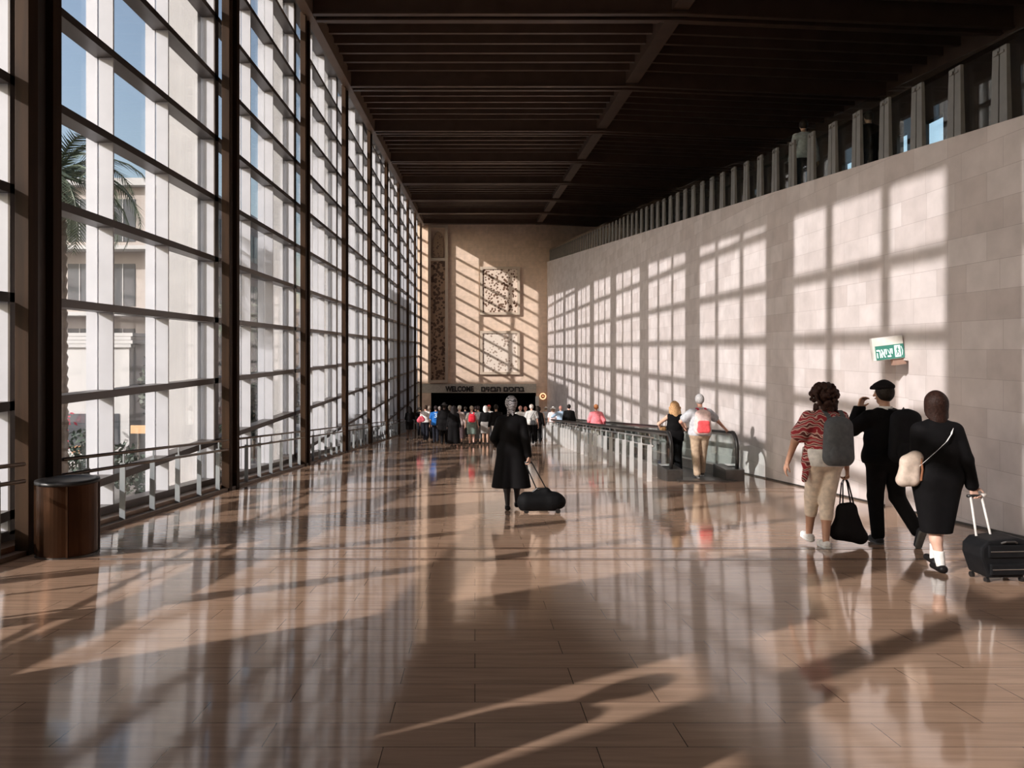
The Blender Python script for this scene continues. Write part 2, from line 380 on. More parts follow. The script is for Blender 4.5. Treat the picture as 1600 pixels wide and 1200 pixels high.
# ------------------------------------------------------------------ balustrade on top of the right wall
bal = empty('balustrade', (XR+.1, 6, rtop(6)), 0, 'glass balustrade with tapered grey double posts on top of the right wall', 'balustrade')
for i in range(68):
    y = 6.65+.868*i
    if y > YF-.3: break
    m_ = MB(); z0 = rtop(y)-rtop(6)
    for (u0,u1) in ((-.15,-.012),(.012,.15)):
        s_ = .82
        m_.hexa([(-.03,y-6+u0,z0-.02),(.03,y-6+u0,z0-.02),(.03,y-6+u1,z0-.02),(-.03,y-6+u1,z0-.02),
                 (-.02,y-6+u0*s_,z0+.93),(.02,y-6+u0*s_,z0+.93),(.02,y-6+u1*s_,z0+.93),(-.02,y-6+u1*s_,z0+.93)])
    m_.tube([(-.06,y-6,z0+.86),(.08,y-6,z0+.86)], .022, 8).box(-.035,-.02,y-6-.09,y-6+.09,z0+.845,z0+.875)
    m_.build('post', mat('grey coated balustrade post', (.20,.19,.18), .4, .3, .1, 5) if i==0 else bpy.data.materials['grey coated balustrade post'], bal)
MB().ybar(.06,.075, .0, YF-6.3, lambda q: rtop(q+6)-rtop(6)+.03, lambda q: rtop(q+6)-rtop(6)+1.08).build('glass_panel', M['rail_glass'], bal)

# ------------------------------------------------------------------ moving walkway and its outer railing
WY0 = 15.9; WX0, WX1 = 4.07, 5.44
tw = empty('moving_walkway', ((WX0+WX1)/2, WY0, fz(WY0)), 0, 'moving walkway with black handrails and glass sides beside the stone wall', 'moving walkway')
def tl(y, z, x=0): return (x, y-WY0, fz(y)-fz(WY0)+z)
hw = (WX1-WX0)/2
def fy(zz): return lambda q: fz(q+WY0)-fz(WY0)+zz
Lw = YF-WY0-3
for sx in (-1, 1):
    X = sx*hw
    # rubber handrail with rounded end
    pts = [tl(WY0+Lw, 1.0, X)] + [tl(WY0+.35+ (Lw-.4)*t, 1.0, X) for t in (.9,.6,.3,.1,0)]
    for t in range(1, 9):
        a1 = math.pi/2*t/8; pts.append((X, .35-.33*math.sin(a1), fz(WY0+.3)-fz(WY0)+.67+.33*math.cos(a1)))
    pts += [(X, .02, .45), (X, .04, .22)]
    MB().strip([Vector(p) for p in pts[:7]] , (.085,0,0), (0,0,.05)).build('handrail', M['rubber'], tw)
    MB().tube(pts[5:], .04, 10).build('handrail', M['rubber'], tw, smooth=True)
    MB().ybar(X-.03, X+.03, .35, Lw, fy(.93), fy(.975)).build('rail_channel', M['steel'], tw)
    MB().ybar(X-.006, X+.006, .12, Lw, fy(.24), fy(.95)).build('glass_panel', M['rail_glass'], tw)
    MB().ybar(X-.10, X+.10, .0, Lw, fy(-.02), fy(.25)).build('skirt', M['steel'], tw, bevel=.01)
    MB().box(X-.12 if sx<0 else X-.28, X+.22 if sx<0 else X+.12, -.08, .75, -.06, .25).build('newel_box', M['dsteel'], tw, bevel=.02)
    MB().box(X+sx*.02-.12, X+sx*.02+.12, .3,.31+.25, .272, .276).build('sign_plate', M['postwhite'], tw)
MB().ybar(-hw+.09, hw-.09, .5, Lw, fy(-.01), fy(.03)).build('pallet_band', M['rubber'], tw)
MB().ybar(-hw+.09, hw-.09, -.25, .52, fy(-.01), fy(.035)).build('comb_plate', M['dsteel'], tw)
rail_pair(15.75, YF-3, 3.66, 'double steel handrail on pale flat posts along the moving walkway', 15.8, .9, hz=.90, postw=.10, rm='steel', pm='postwhite')

# ------------------------------------------------------------------ far wall ornaments and signs
def mosaic(name, c1, c2, scale, dens):
    m, nt, b = new_mat(name)
    tc = nt.nodes.new('ShaderNodeTexCoord'); v = nt.nodes.new('ShaderNodeTexVoronoi'); v.inputs['Scale'].default_value = scale
    n = nt.nodes.new('ShaderNodeTexNoise'); n.inputs['Scale'].default_value = scale*.35; n.inputs['Detail'].default_value=4
    L(nt, tc.outputs['Object'], v.inputs['Vector']); L(nt, tc.outputs['Object'], n.inputs['Vector'])
    ad = nt.nodes.new('ShaderNodeMath'); ad.operation='ADD'; L(nt, v.outputs['Distance'], ad.inputs[0]); L(nt, n.outputs['Fac'], ad.inputs[1])
    r = nt.nodes.new('ShaderNodeValToRGB'); r.color_ramp.interpolation='CONSTANT'
    r.color_ramp.elements[0].color=(*c1,1); r.color_ramp.elements[1].color=(*c2,1); r.color_ramp.elements[1].position=dens
    L(nt, ad.outputs[0], r.inputs['Fac']); L(nt, r.outputs['Color'], b.inputs['Base Color']); b.inputs['Roughness'].default_value=.7
    return m
M['pframe'] = mat('beige stone frame', (.52,.42,.33), .6, 0, .06, 2)
pz = lambda y: (545-y)*YF/1200+EYE
px = lambda x: (x-742)*YF/1200
def relief(x0,x1,ytop,ybot,label,mm,fr=.22,dep=.24):
    X0,X1,Z0,Z1 = px(x0),px(x1),pz(ybot),pz(ytop)
    c = empty('mosaic_panel', ((X0+X1)/2, YF, Z0), 0, label, 'wall panel')
    w_=(X1-X0)/2; h_=Z1-Z0
    m_=MB().box(-w_,-w_+fr,-dep,0,0,h_).box(w_-fr,w_,-dep,0,0,h_).box(-w_+fr,w_-fr,-dep,0,0,fr).box(-w_+fr,w_-fr,-dep,0,h_-fr,h_)
    m_.build('frame', M['pframe'], c)
    return c,w_,h_
c,w_,h_ = relief(750,812,417,492,'upper square mosaic panel in a stone frame on the far wall', None)
MB().box(-w_+.22,w_-.22,-.15,-.01,.22,h_-.22).build('mosaic', mosaic('upper mosaic', (.14,.07,.04),(.70,.57,.47),4.5,.93), c)
c,w_,h_ = relief(750,812,517,585,'lower square mosaic panel in a stone frame on the far wall', None)
MB().box(-w_+.22,w_-.22,-.15,-.01,.22,h_-.22).build('mosaic', mosaic('lower mosaic', (.36,.27,.21),(.74,.64,.55),4.0,.84), c)
c,w_,h_ = relief(669,700,352,598,'tall narrow mosaic panel hanging left on the far wall', None, fr=.24, dep=.3)
MB().box(-w_+.24,w_-.24,-.18,-.01,.24,h_-3.1).build('mosaic', mosaic('tall mosaic', (.10,.05,.03),(.34,.21,.13),4,.98), c)
MB().box(-w_+.24,w_-.24,-.28,-.01,h_-3.1,h_-2.85).build('crossbar', M['pframe'], c)
arch=[(-.45,h_-2.8),(.45,h_-2.8)]+[(.45*math.cos(t*math.pi/10)*(1 if t<5 else 1), h_-1.6+1.0*math.sin(t*math.pi/10)) for t in range(0,11)]
n_=len(arch); MB().add([(x,-.20,z) for x,z in arch]+[(x,-.05,z) for x,z in arch],[tuple(range(n_)),tuple(range(2*n_-1,n_-1,-1))]+[(i,(i+1)%n_,(i+1)%n_+n_,i+n_) for i in range(n_)]).build('arched_niche', mosaic('niche mosaic', (.10,.05,.03),(.30,.19,.12),5,.8), c)

def text_obj(name, body, loc, size, ext, mt, parent=None, rot=(R(90),0,0), bold=0, width=None, sx=1):
    cu = bpy.data.curves.new(name, 'FONT'); cu.body = body; cu.size = size; cu.extrude = ext; cu.offset = bold
    cu.align_x = 'CENTER'; cu.resolution_u = 3
    t_ = bpy.data.objects.new(name+'_tmp', cu); COL.objects.link(t_); bpy.context.view_layer.update()
    dg = bpy.context.evaluated_depsgraph_get(); me = bpy.data.meshes.new_from_object(t_.evaluated_get(dg))
    bpy.data.objects.remove(t_)
    xs=[v.co.x for v in me.vertices]; 
    if width and xs:
        s_=width/(max(xs)-min(xs)); c0=(max(xs)+min(xs))/2
        for v in me.vertices: v.co.x=(v.co.x-c0)*s_
    o = mesh_obj(name, me, mt, parent); o.location = loc; o.rotation_euler = rot
    return o
blk = mat('black lettering', (.02,.018,.018), .5)
def fwx(x): return px(x)
wl = text_obj('sign_lettering', 'WELCOME', (fwx(718), YF-.10, pz(611.5)), .62, .03, blk, bold=.03, width=2.45)
tag(wl, 'black WELCOME lettering on the lintel above the wide opening', 'lettering')
heb = '\u05dd\u05d9\u05d0\u05d1\u05d4 \u05dd\u05d9\u05db\u05d5\u05e8\u05d1'
hl = text_obj('sign_lettering', heb, (fwx(785.5), YF-.10, pz(611.5)), .62, .03, blk, bold=.03, width=3.75)
tag(hl, 'black Hebrew welcome lettering on the lintel right of the English word', 'lettering')
# round lit sign at the right end of the lintel
rs = empty('round_sign', (px(848), YF-.1, pz(619)), 0, 'small round glowing orange sign on the pillar beside the wide opening', 'sign')
MB().add(*[ [(.27*math.cos(2*math.pi*i/20),y_,.27*math.sin(2*math.pi*i/20)) for y_ in (-.06,.06) for i in range(20)], [tuple(range(20))[::-1],tuple(range(20,40))]+[(i,(i+1)%20,20+(i+1)%20,20+i) for i in range(20)] ]).build('plate', mat('brown disc', (.25,.12,.06)), rs)
MB().tube([(.24*math.cos(2*math.pi*i/20),-.07,.24*math.sin(2*math.pi*i/20)) for i in range(20)], .05, 8, True).build('lit_ring', emis('orange lit ring',(1,.55,.30),1.6), rs)
MB().box(-.08,-.03,-.09,-.06,-.07,.09).box(.03,.08,-.09,-.06,-.07,.09).box(-.03,.03,-.09,-.06,-.02,.03).build('symbol', emis('orange lit symbol',(1,.5,.25),.8), rs)
ps = MB().box(px(836.5),px(842),YF-.2,YF-.12,pz(634),pz(619)).build('notice_board', mat('white notice', (.75,.74,.70),.6)); tag(ps,'small white notice on the edge of the wide opening','sign')

# exit sign on the right wall
es = empty('exit_sign', (6.02, 11.2, EYE+.02), 0, 'green and white Hebrew exit sign box on the right wall above the door', 'sign')
es.rotation_euler = (0, R(-7), R(-6))
MB().box(-.21,.215,-.02,.09,-.18,.155).build('housing', mat('white plastic housing', (.80,.78,.74), .4), es, bevel=.01)
MB().box(-.185,.205,-.035,-.018,-.17,.035).build('panel', mat('green sign panel', (.05,.23,.18), .35, 0,.03), es)
wht = emis('white lit sign symbol', (.85,1,.97), .35)
text_obj('lettering', '\u05d4\u05d0\u05d9\u05e6\u05d9', (-.065,-.037,-.135), .19, .003, wht, es, bold=.004, width=.22)
MB().box(.075,.155,-.040,-.034,-.15,.02).build('symbol', wht, es)
dk = mat('green figure', (.05,.22,.18), .4)
m_=MB().tube([(.115,-.041,.0),(.118,-.041,-.004)],.011,8).tube([(.115,-.042,-.015),(.11,-.042,-.07)],.009,6).tube([(.11,-.042,-.07),(.135,-.042,-.1),(.125,-.042,-.13)],.006,6).tube([(.11,-.042,-.07),(.098,-.042,-.1),(.085,-.042,-.12)],.006,6).tube([(.113,-.042,-.025),(.135,-.042,-.05)],.005,6).tube([(.113,-.042,-.025),(.092,-.042,-.045)],.005,6)
m_.build('running_figure', dk, es)
MB().tube([(.17,-.038,-.13),(.185,-.038,-.07),(.17,-.038,0)],.004,6).build('arrow', wht, es)
MB().box(.05,.23,.0,.08,-.27,-.178).build('bracket', mat('tan bracket',(.35,.22,.17),.5), es)

# ------------------------------------------------------------------ waste bin by the nearest column
bn = empty('waste_bin', (-4.11, 7.75, fz(7.75)), 0, 'dark brown round metal waste bin beside the nearest column', 'waste bin')
bz_m = mat('brown bronze metal', (.055,.024,.011), .34, .8, .15, 4)
MB().lathe([(.285,.03),(.285,.73)], n=48, sy=.92).build('body', bz_m, bn, smooth=False)
for i in range(4):
    a1 = 2*math.pi*(i/4+.07); MB().box(.288*math.cos(a1)-.010,.288*math.cos(a1)+.010,.265*math.sin(a1)-.010,.265*math.sin(a1)+.010,.03,.73).build('seam', bz_m, bn)
MB().lathe([(.30,.73),(.303,.745),(.30,.765),(.24,.77),(.22,.76)], n=32, sy=.92).build('rim', M['rubber'], bn, smooth=True)
MB().lathe([(.30,0),(.30,.035)], n=32, sy=.92).build('base', M['dsteel'], bn)
# unseen tall panel added by the glass, left of the view, to shade the near floor
dp = empty('shade_panel', (-4.25, 1.24, fz(1.24)), 0, 'tall dark shade panel added by the glass, outside the frame on the left', 'shade panel')
MB().box(-.05,.05,-.38,.40,.12,3.3).build('panel', mat('charcoal panel', (.03,.03,.032), .5), dp, bevel=.01)
for y in (-.28,.28): MB().box(-.22,.22,y-.05,y+.05,-.02,.12).build('foot', M['dsteel'], dp, bevel=.01)
# ------------------------------------------------------------------ people: smooth distance-field figures turned into meshes
class SDF:
    def __init__(s): s.p = []; s.cuts = []
    def cap(s, a, b, ra, rb=None, fx=1, fy=1, k=.02):
        s.p.append((np.array(a,float), np.array(b,float), ra, ra if rb is None else rb, fx, fy, k)); return s
    def ell(s, c, r, k=.02):     # ellipsoid
        s.p.append((np.array(c,float), None, np.array(r,float), None, 1, 1, k)); return s
    def cut(s, n, d): s.cuts.append((np.array(n,float), d)); return s   # keep dot(n,p) <= d
    def cutnow(s, n, d): s.p.append(('cut', np.array(n,float), d)); return s
    def mesh(s, h):
        lo = np.full(3, 1e9); hi = -lo
        bb = []
        for it in s.p:
            if isinstance(it[0], str): bb.append((None,None)); continue
            (a,b,ra,rb,fx,fy,k) = it
            if b is None: l = a-ra; u = a+ra
            else:
                r = max(ra,rb)*np.array([fx,fy,1]); l = np.minimum(a,b)-r; u = np.maximum(a,b)+r
            bb.append((l,u)); lo = np.minimum(lo,l); hi = np.maximum(hi,u)
        lo -= 3*h; hi += 3*h
        n = np.ceil((hi-lo)/h).astype(int)+1
        F = np.full(n, .5, np.float32)
        ax = [lo[i]+h*np.arange(n[i]) for i in range(3)]
        for it,(l,u) in zip(s.p, bb):
            if l is None:
                X,Y,Z = np.meshgrid(*ax, indexing='ij'); F = np.maximum(F, (X*it[1][0]+Y*it[1][1]+Z*it[1][2]-it[2]).astype(np.float32)); continue
            (a,b,ra,rb,fx,fy,k) = it
            m_ = k+2.5*h
            i0 = np.maximum(np.floor((l-m_-lo)/h).astype(int),0); i1 = np.minimum(np.ceil((u+m_-lo)/h).astype(int)+1, n)
            X,Y,Z = np.meshgrid(ax[0][i0[0]:i1[0]], ax[1][i0[1]:i1[1]], ax[2][i0[2]:i1[2]], indexing='ij')
            if b is None:
                q = np.sqrt(((X-a[0])/ra[0])**2+((Y-a[1])/ra[1])**2+((Z-a[2])/ra[2])**2)
                D = (q-1)*float(min(ra))
            else:
                d = b-a; L2 = max(1e-9, float(d@d))
                t = np.clip(((X-a[0])*d[0]+(Y-a[1])*d[1]+(Z-a[2])*d[2])/L2, 0, 1)
                D = (np.sqrt(((X-a[0]-t*d[0])/fx)**2+((Y-a[1]-t*d[1])/fy)**2+(Z-a[2]-t*d[2])**2)-(ra+t*(rb-ra)))*min(1,fx,fy)
            sl_ = F[i0[0]:i1[0], i0[1]:i1[1], i0[2]:i1[2]]
            hh = np.clip(.5+.5*(sl_-D)/k, 0, 1)
            sl_[...] = sl_*(1-hh)+D*hh-k*hh*(1-hh)
        if s.cuts:
            X,Y,Z = np.meshgrid(*ax, indexing='ij')
            for nrm,dd in s.cuts: F = np.maximum(F, (X*nrm[0]+Y*nrm[1]+Z*nrm[2]-dd).astype(np.float32))
        return nets(F, lo, h)
def nets(F, lo, h):
    I = F < 0
    c = I[:-1,:-1,:-1].astype(np.int8)
    tot = sum(I[i:I.shape[0]-1+i, j:I.shape[1]-1+j, k:I.shape[2]-1+k].astype(np.int8) for i in (0,1) for j in (0,1) for k in (0,1))
    act = (tot>0)&(tot<8)
    idx = np.full(act.shape, -1, np.int64); ijk = np.argwhere(act); idx[act] = np.arange(len(ijk))
    corners = np.array([(i,j,k) for i in (0,1) for j in (0,1) for k in (0,1)])
    vals = np.stack([F[tuple((ijk+c_).T)] for c_ in corners], 1)
    acc = np.zeros((len(ijk),3)); cnt = np.zeros(len(ijk))
    for a_ in range(8):
        for b_ in range(a_+1,8):
            if np.abs(corners[a_]-corners[b_]).sum()!=1: continue
            va, vb = vals[:,a_], vals[:,b_]; m_ = (va<0)!=(vb<0)
            t = np.where(m_, va/np.where(m_, va-vb, 1), 0)
            acc += m_[:,None]*(corners[a_]+t[:,None]*(corners[b_]-corners[a_])); cnt += m_
    V = lo+h*(ijk+acc/np.maximum(cnt,1)[:,None])
    fs = []
    for d in range(3):
        e = np.zeros(3,int); e[d]=1; u = np.zeros(3,int); u[(d+1)%3]=1; v = np.zeros(3,int); v[(d+2)%3]=1
        A = I[:I.shape[0]-e[0], :I.shape[1]-e[1], :I.shape[2]-e[2]]; B = I[e[0]:, e[1]:, e[2]:]
        p = np.argwhere(A!=B); ok = (p>=u+v).all(1)&((p+0)<np.array(act.shape)).all(1); p = p[ok]
        q = [idx[tuple((p-o_).T)] for o_ in (u*0, u, u+v, v)]
        q = np.stack(q,1); flip = A[tuple(p.T)]
        q[~flip] = q[~flip][:,::-1]; fs.append(q[(q>=0).all(1)])
    return V, np.concatenate(fs)
def sdf_obj(s, name, mt, parent, h, smooth=True):
    V, Fc = s.mesh(h)
    me = bpy.data.meshes.new(name); me.from_pydata(V.tolist(), [], Fc.tolist()); me.update()
    return mesh_obj(name, me, mt, parent, smooth)

def ik(a, t, l1, l2, hint):
    a=np.array(a,float); t=np.array(t,float); d=t-a; D=np.linalg.norm(d); D2=min(D,(l1+l2)*.999); d=d/D; t=a+d*D2
    x=(l1*l1-l2*l2+D2*D2)/(2*D2); y=math.sqrt(max(0,l1*l1-x*x)); hn=np.array(hint,float); hn=hn-d*(hn@d); hn/=np.linalg.norm(hn)
    return a+d*x+hn*y, t
def unit(v): v=np.array(v,float); return v/np.linalg.norm(v)
def add_hand(S_, W, d, n, side, curl, s):
    d=unit(d); n=np.array(n,float); n=unit(n-d*(n@d)); u=np.cross(d,n)
    for o_ in (-.027,-.009,.009,.027):
        S_.cap(W+u*o_*.7*s, W+(d*.085+u*o_)*s, .015*s, .0135*s, k=.008)
    for i,(o_,ln) in enumerate(((-.030,.062),(-.010,.074),(.010,.080),(.030,.072))):
        p=W+(d*.09+u*o_)*s; a1=curl*.5
        for sg,f in enumerate((.42,.32,.26)):
            a1 += curl*(.3+.15*sg); dd=d*math.cos(a1)+n*math.sin(a1); q=p+dd*ln*f*s
            S_.cap(p,q,(.0105-.001*sg)*s,(.0095-.001*sg)*s,k=.003); p=q
    b0=W+(d*.02+u*.028*side)*s; b1=b0+unit(d*.7+u*side*.8+n*.35)*.045*s; b2=b1+unit(d*.8+u*side*.15+n*(.3+.5*min(1,curl)))*.035*s
    S_.cap(b0,b1,.014*s,.0115*s,k=.006).cap(b1,b2,.011*s,.009*s,k=.004)
SKIN = {}
def skin(c):
    key = tuple(c)
    if key not in SKIN: SKIN[key] = mat('skin tone %d'%len(SKIN), c, .5, 0, .06, 20)
    return SKIN[key]
PM = {}
def cm(desc, c, rough=.8, var=.18, scale=18, bump=.15):
    if desc not in PM: PM[desc] = mat(desc, c, rough, 0, var, scale, spec=.12, bump=bump)
    return PM[desc]
def person(label, X, Y, H=1.7, yaw=0, base=None, cell=.02, group=None, fat=1.0,
           skinc=(.55,.32,.22), hair=('short',(.03,.02,.015)), top=None, legs=None, shoes=((.02,.02,.02),), 
           lf=(-.10,.12,0,0), rf=(.10,-.12,0,.3), lh=(-.30,.06,.80), rh=(.30,-.04,.80), lhint=(-.3,-1,0), rhint=(.3,-1,0),
           lhn=(1,0,0), rhn=(-1,0,0), curl=.5, rcurl=None, head_yaw=0, hipdy=0, female=False, extra=None, hat=None):
    s = H/1.75; zb = fz(Y) if base is None else base(Y)
    root = empty('person', (X,Y,zb), yaw, label, 'person', group)
    def A(*p): return np.array(p,float)*s
    sw = .165 if female else .185
    slope = lambda y: (fz(Y+y)-fz(Y)) if base is None else (base(Y+y)-base(Y))
    hz = .93
    hips = [A(-.085,hipdy,hz), A(.085,hipdy,hz)]
    feet=[]
    for side,(fx_,fy_,lift,pitch) in ((-1,lf),(1,rf)):
        an = A(fx_,fy_,.085)+np.array([0,0,slope(fy_)])+np.array([0,0,lift])*s
        feet.append((side,an,pitch))
    B = SDF()
    # torso, neck, head
    B.cap(A(-.075,hipdy,.95),A(.075,hipdy,.95),.115*s*fat,fy=.95,k=.04)
    B.cap(A(0,.0,.98),A(0,0,1.12),.118*s*fat,.125*s*fat,fx=1.15,fy=.85,k=.05)
    B.cap(A(0,0,1.15),A(0,-.01,1.33),.13*s*fat,.135*s,fx=1.15,fy=.8,k=.05)
    B.cap(A(-sw+.03,-.01,1.385),A(sw-.03,-.01,1.385),.058*s,fy=1,k=.05)
    B.cap(A(0,-.01,1.42),A(0,.015,1.56),.055*s,.05*s,k=.03)
    hc=A(0,.025,1.635); hy=math.sin(head_yaw); hx=math.cos(head_yaw)
    def HP(x,y,z): return hc+np.array([x*hx-y*hy, x*hy+y*hx, z])*s      # positive yaw turns head to the left
    B.ell(hc+np.array([0,0,.010])*s, (.082*s,.100*s,.110*s), k=.02)
    B.cap(HP(0,.015,-.05),HP(0,.045,-.085),.05*s,.03*s,k=.03)
    if cell<.018 or 1:
        B.cap(HP(0,.09,.01),HP(0,.112,-.025),.010*s,.014*s,k=.012)          # nose
        B.cap(HP(-.02,.088,-.055),HP(.02,.088,-.055),.008*s,k=.008)        # mouth
        for sx in (-1,1): B.cap(HP(sx*.079,.0,.015),HP(sx*.082,-.005,-.02),.014*s,.010*s,fx=.6,k=.006)
    sh=[A(-sw,-.01,1.375),A(sw,-.01,1.375)]; arms=[]
    for side,shp,hd,hint,nn,cu in ((-1,sh[0],lh,lhint,lhn,curl),(1,sh[1],rh,rhint,rhn,curl if rcurl is None else rcurl)):
        el,wr_=ik(shp,A(*hd),.285*s,.255*s,hint); arms.append((side,shp,el,wr_,nn,cu))
        B.cap(shp,el,.050*s,.040*s,k=.03); B.cap(el,wr_,.040*s,.026*s,k=.02)
        d=unit(wr_-el)
        add_hand(B,wr_,d,nn,(1 if side>0 else -1)*(1 if nn[0]*side<0 else 1)*-1,cu,s)
    lg=[]
    for i,(side,an,pitch) in enumerate(feet):
        kn,an2=ik(hips[i],an,.43*s,.425*s,(0,1,0)); 
        lg.append((side,hips[i],kn,an2,pitch))
        B.cap(hips[i],kn,.083*s*fat,.056*s,k=.04); B.cap(kn,kn*.55+an2*.45,.054*s,.052*s,k=.03); B.cap(kn*.55+an2*.45,an2,.052*s,.034*s,k=.03)
        f=np.array([0,math.cos(pitch),-math.sin(pitch)]); u=np.array([0,math.sin(pitch),math.cos(pitch)])
        B.cap(an2-(f*.03+u*.045)*s, an2+(f*.12-u*.055)*s, .032*s,.026*s,fx=1.1,k=.02)
    sdf_obj(B,'body',skin(skinc),root,cell)
    if cell < .018:
        for sx in (-1,1):
            e_=HP(sx*.030,.083,.015); MB().lathe([(.0005,-.011*s)]+[(.011*s*math.sin(t*math.pi/8),-.011*s*math.cos(t*math.pi/8)) for t in range(1,8)]+[(.0005,.011*s)],tuple(e_),10).build('eye',cm('eye white',(.6,.58,.55),.2,bump=0),root,smooth=True)
    # shoes
    shc = shoes[0]; smat = cm('shoe leather %d %d %d'%tuple(int(c*100) for c in shc), shc,.45,bump=0)
    for side,hp,kn,an,pitch in lg:
        f=np.array([0,math.cos(pitch),-math.sin(pitch)]); u=np.array([0,math.sin(pitch),math.cos(pitch)])
        q=SDF(); q.cap(an-(f*.035+u*.045)*s, an+(f*.13-u*.052)*s,.041*s,.034*s,fx=1.1,k=.02)
        if len(shoes)>1 and shoes[1]=='high': q.cap(an-u*.03*s,an+u*.01*s,.042*s,k=.02)
        q.cut(-u, -float((an-u*.083*s)@u)); so_=sdf_obj(q,'shoe',smat,root,min(cell,.014))
        if len(shoes)>1 and shoes[1] not in ('high',):
            if shoes[1]=='sock':
                qq=SDF().cap(an-u*.02*s,kn*.30+an*.70,.040*s,.052*s,k=.01); qq.cut((0,0,1),float((kn*.30+an*.70)[2])-.0); sdf_obj(qq,'sock',cm('white cotton sock',(.75,.73,.70)),root,min(cell,.012))
            else:
                qq=SDF().cap(an-(f*.035+u*.07)*s, an+(f*.13-u*.075)*s,.040*s,.034*s,fx=1.12,k=.02); qq.cut(u,float((an-u*.062*s)@u)); qq.cut(-u,-float((an-u*.090*s)@u)); sdf_obj(qq,'sole',cm('rubber sole %d'%int(100*(shoes[2] if len(shoes)>2 else .6)),((shoes[2] if len(shoes)>2 else .6),)*3,.5),so_,min(cell,.012))
    # legwear
    if legs:
        kind,mt,hem,loose=legs[0],legs[1],legs[2],legs[3]
        q=SDF()
        if kind=='trousers':
            q.cap(A(-.075,hipdy,.95),A(.075,hipdy,.95),(.115*fat)*s+loose,fy=.98,k=.03)
            q.cap(A(0,0,.98),A(0,0,1.06),(.118*fat)*s+loose,fx=1.15,fy=.88,k=.03)
            for side,hp,kn,an,pitch in lg:
                t=min(1,max(.3,1-(hem/.42))) if hem>.1 else .97
                e_=kn*(1-t)+an*t
                q.cap(hp,kn,.083*s*fat+loose,.060*s+loose,k=.03); q.cap(kn,e_,.060*s+loose,.050*s+loose*.8,k=.02)
            q.cut((0,0,1),1.04*s)
            sdf_obj(q,'trousers',mt,root,min(cell,.018))
        else:
            flare=legs[4]
            zs=1.02 if kind=='skirt' else 1.36
            midx=(lg[0][3][0]+lg[1][3][0])/2
            q.cap(A(-.07,hipdy,.95),A(.07,hipdy,.95),.115*s*fat+loose,fy=1,k=.04)
            q.cap(A(0,0,1.0),A(0,0,1.06),.118*s*fat+loose,fx=1.15,fy=.9,k=.04)
            q.cap(A(-.07,0,.92),A(-.07-flare*.45,.0,hem-.1),.125*s*fat+loose,.10*s+flare*.42,fy=.95,k=.06)
            q.cap(A(.07,0,.92),A(.07+flare*.45,.0,hem-.1),.125*s*fat+loose,.10*s+flare*.42,fy=.95,k=.06)
            q.cut((0,0,-1),-hem*s); q.cut((0,0,1),1.04*s)
            sdf_obj(q,'skirt',mt,root,min(cell,.018))
    if top:
        kind,mt,hem,loose=top[:4]
        q=SDF(); f_=fat
        q.cap(A(0,0,1.0),A(0,0,1.14),.122*s*f_+loose,.128*s*f_+loose,fx=1.15,fy=.88,k=.05)
        q.cap(A(0,0,1.15),A(0,-.01,1.29),.132*s*f_+loose,.135*s+loose,fx=1.15,fy=.83,k=.05)
        q.cap(A(-sw+.035,-.01,1.375),A(sw-.035,-.01,1.375),.060*s+loose*.7,fy=1.1,k=.06)
        q.cap(A(-.05,-.005,1.42),A(.05,-.005,1.42),.052*s+loose*.4,fy=1.05,k=.06)
        if hem<1.0:
            q.cap(A(-.075,hipdy,.95),A(.075,hipdy,.95),.117*s*f_+loose+.004,fy=.98,k=.04)
            if hem<.86:
                fl = top[4] if len(top)>4 else 0
                q.cap(A(-.075,hipdy,.93),A(-.075-fl*.4,hipdy,hem-.05),.12*s*f_+loose,.11*s*f_+loose+fl*.3,fy=.95,k=.05)
                q.cap(A(.075,hipdy,.93),A(.075+fl*.4,hipdy,hem-.05),.12*s*f_+loose,.11*s*f_+loose+fl*.3,fy=.95,k=.05)
        q.cutnow((0,0,-1),-hem*s)
        for side,shp,el,wr_,nn,cu in arms:
            if kind=='none': continue
            if kind=='short': q.cap(shp,shp*.35+el*.65,.054*s+loose,.05*s+loose*1.3,k=.03)
            else: q.cap(shp,el,.054*s+loose,.044*s+loose,k=.03); q.cap(el,wr_*.97+el*.03,.044*s+loose,.031*s+loose,k=.02)
        q.cut((0,0,1),1.488*s)
        nm={'none':'top','short':'shirt','long':'jacket'}[kind]
        sdf_obj(q,nm,mt,root,min(cell,.018))
    # hair / hats
    if hair:
        hk,hcx=hair; hm=cm('hair %d %d %d'%tuple(int(c*100) for c in hcx),hcx,.55,var=.35,scale=60,bump=.5); q=SDF()
        if hk in('short','bob','long','bun','scarf'):
            q.ell(HP(0,-.012,.020),(.094*s,.108*s,.114*s),k=.02)
            if hk=='bob':
                for sx in (-1,1): q.cap(HP(sx*.045,-.02,.03),HP(sx*.085,-.01,-.16),.05*s,.04*s,k=.04)
                q.cap(HP(0,-.045,.0),HP(0,-.06,-.165),.058*s,.052*s,fx=1.5,k=.03)
            if hk=='long':
                for sx in (-1,1):
                    q.cap(HP(sx*.055,-.02,.03),HP(sx*.10,-.05,-.16),.05*s,.045*s,k=.03).cap(HP(sx*.10,-.05,-.16),HP(sx*.085,-.07,-.27),.045*s,.03*s,k=.03)
                    for j in range(5): q.ell(HP(sx*(.125-.01*(j%2)),-.045,-.04-.05*j),(.026*s,.03*s,.032*s),k=.015)
                q.cap(HP(0,-.05,.03),HP(0,-.10,-.30),.068*s,.05*s,fx=1.5,k=.03)
            if hk=='bun': q.ell(HP(0,-.11,.02),(.045*s,.04*s,.045*s),k=.015)
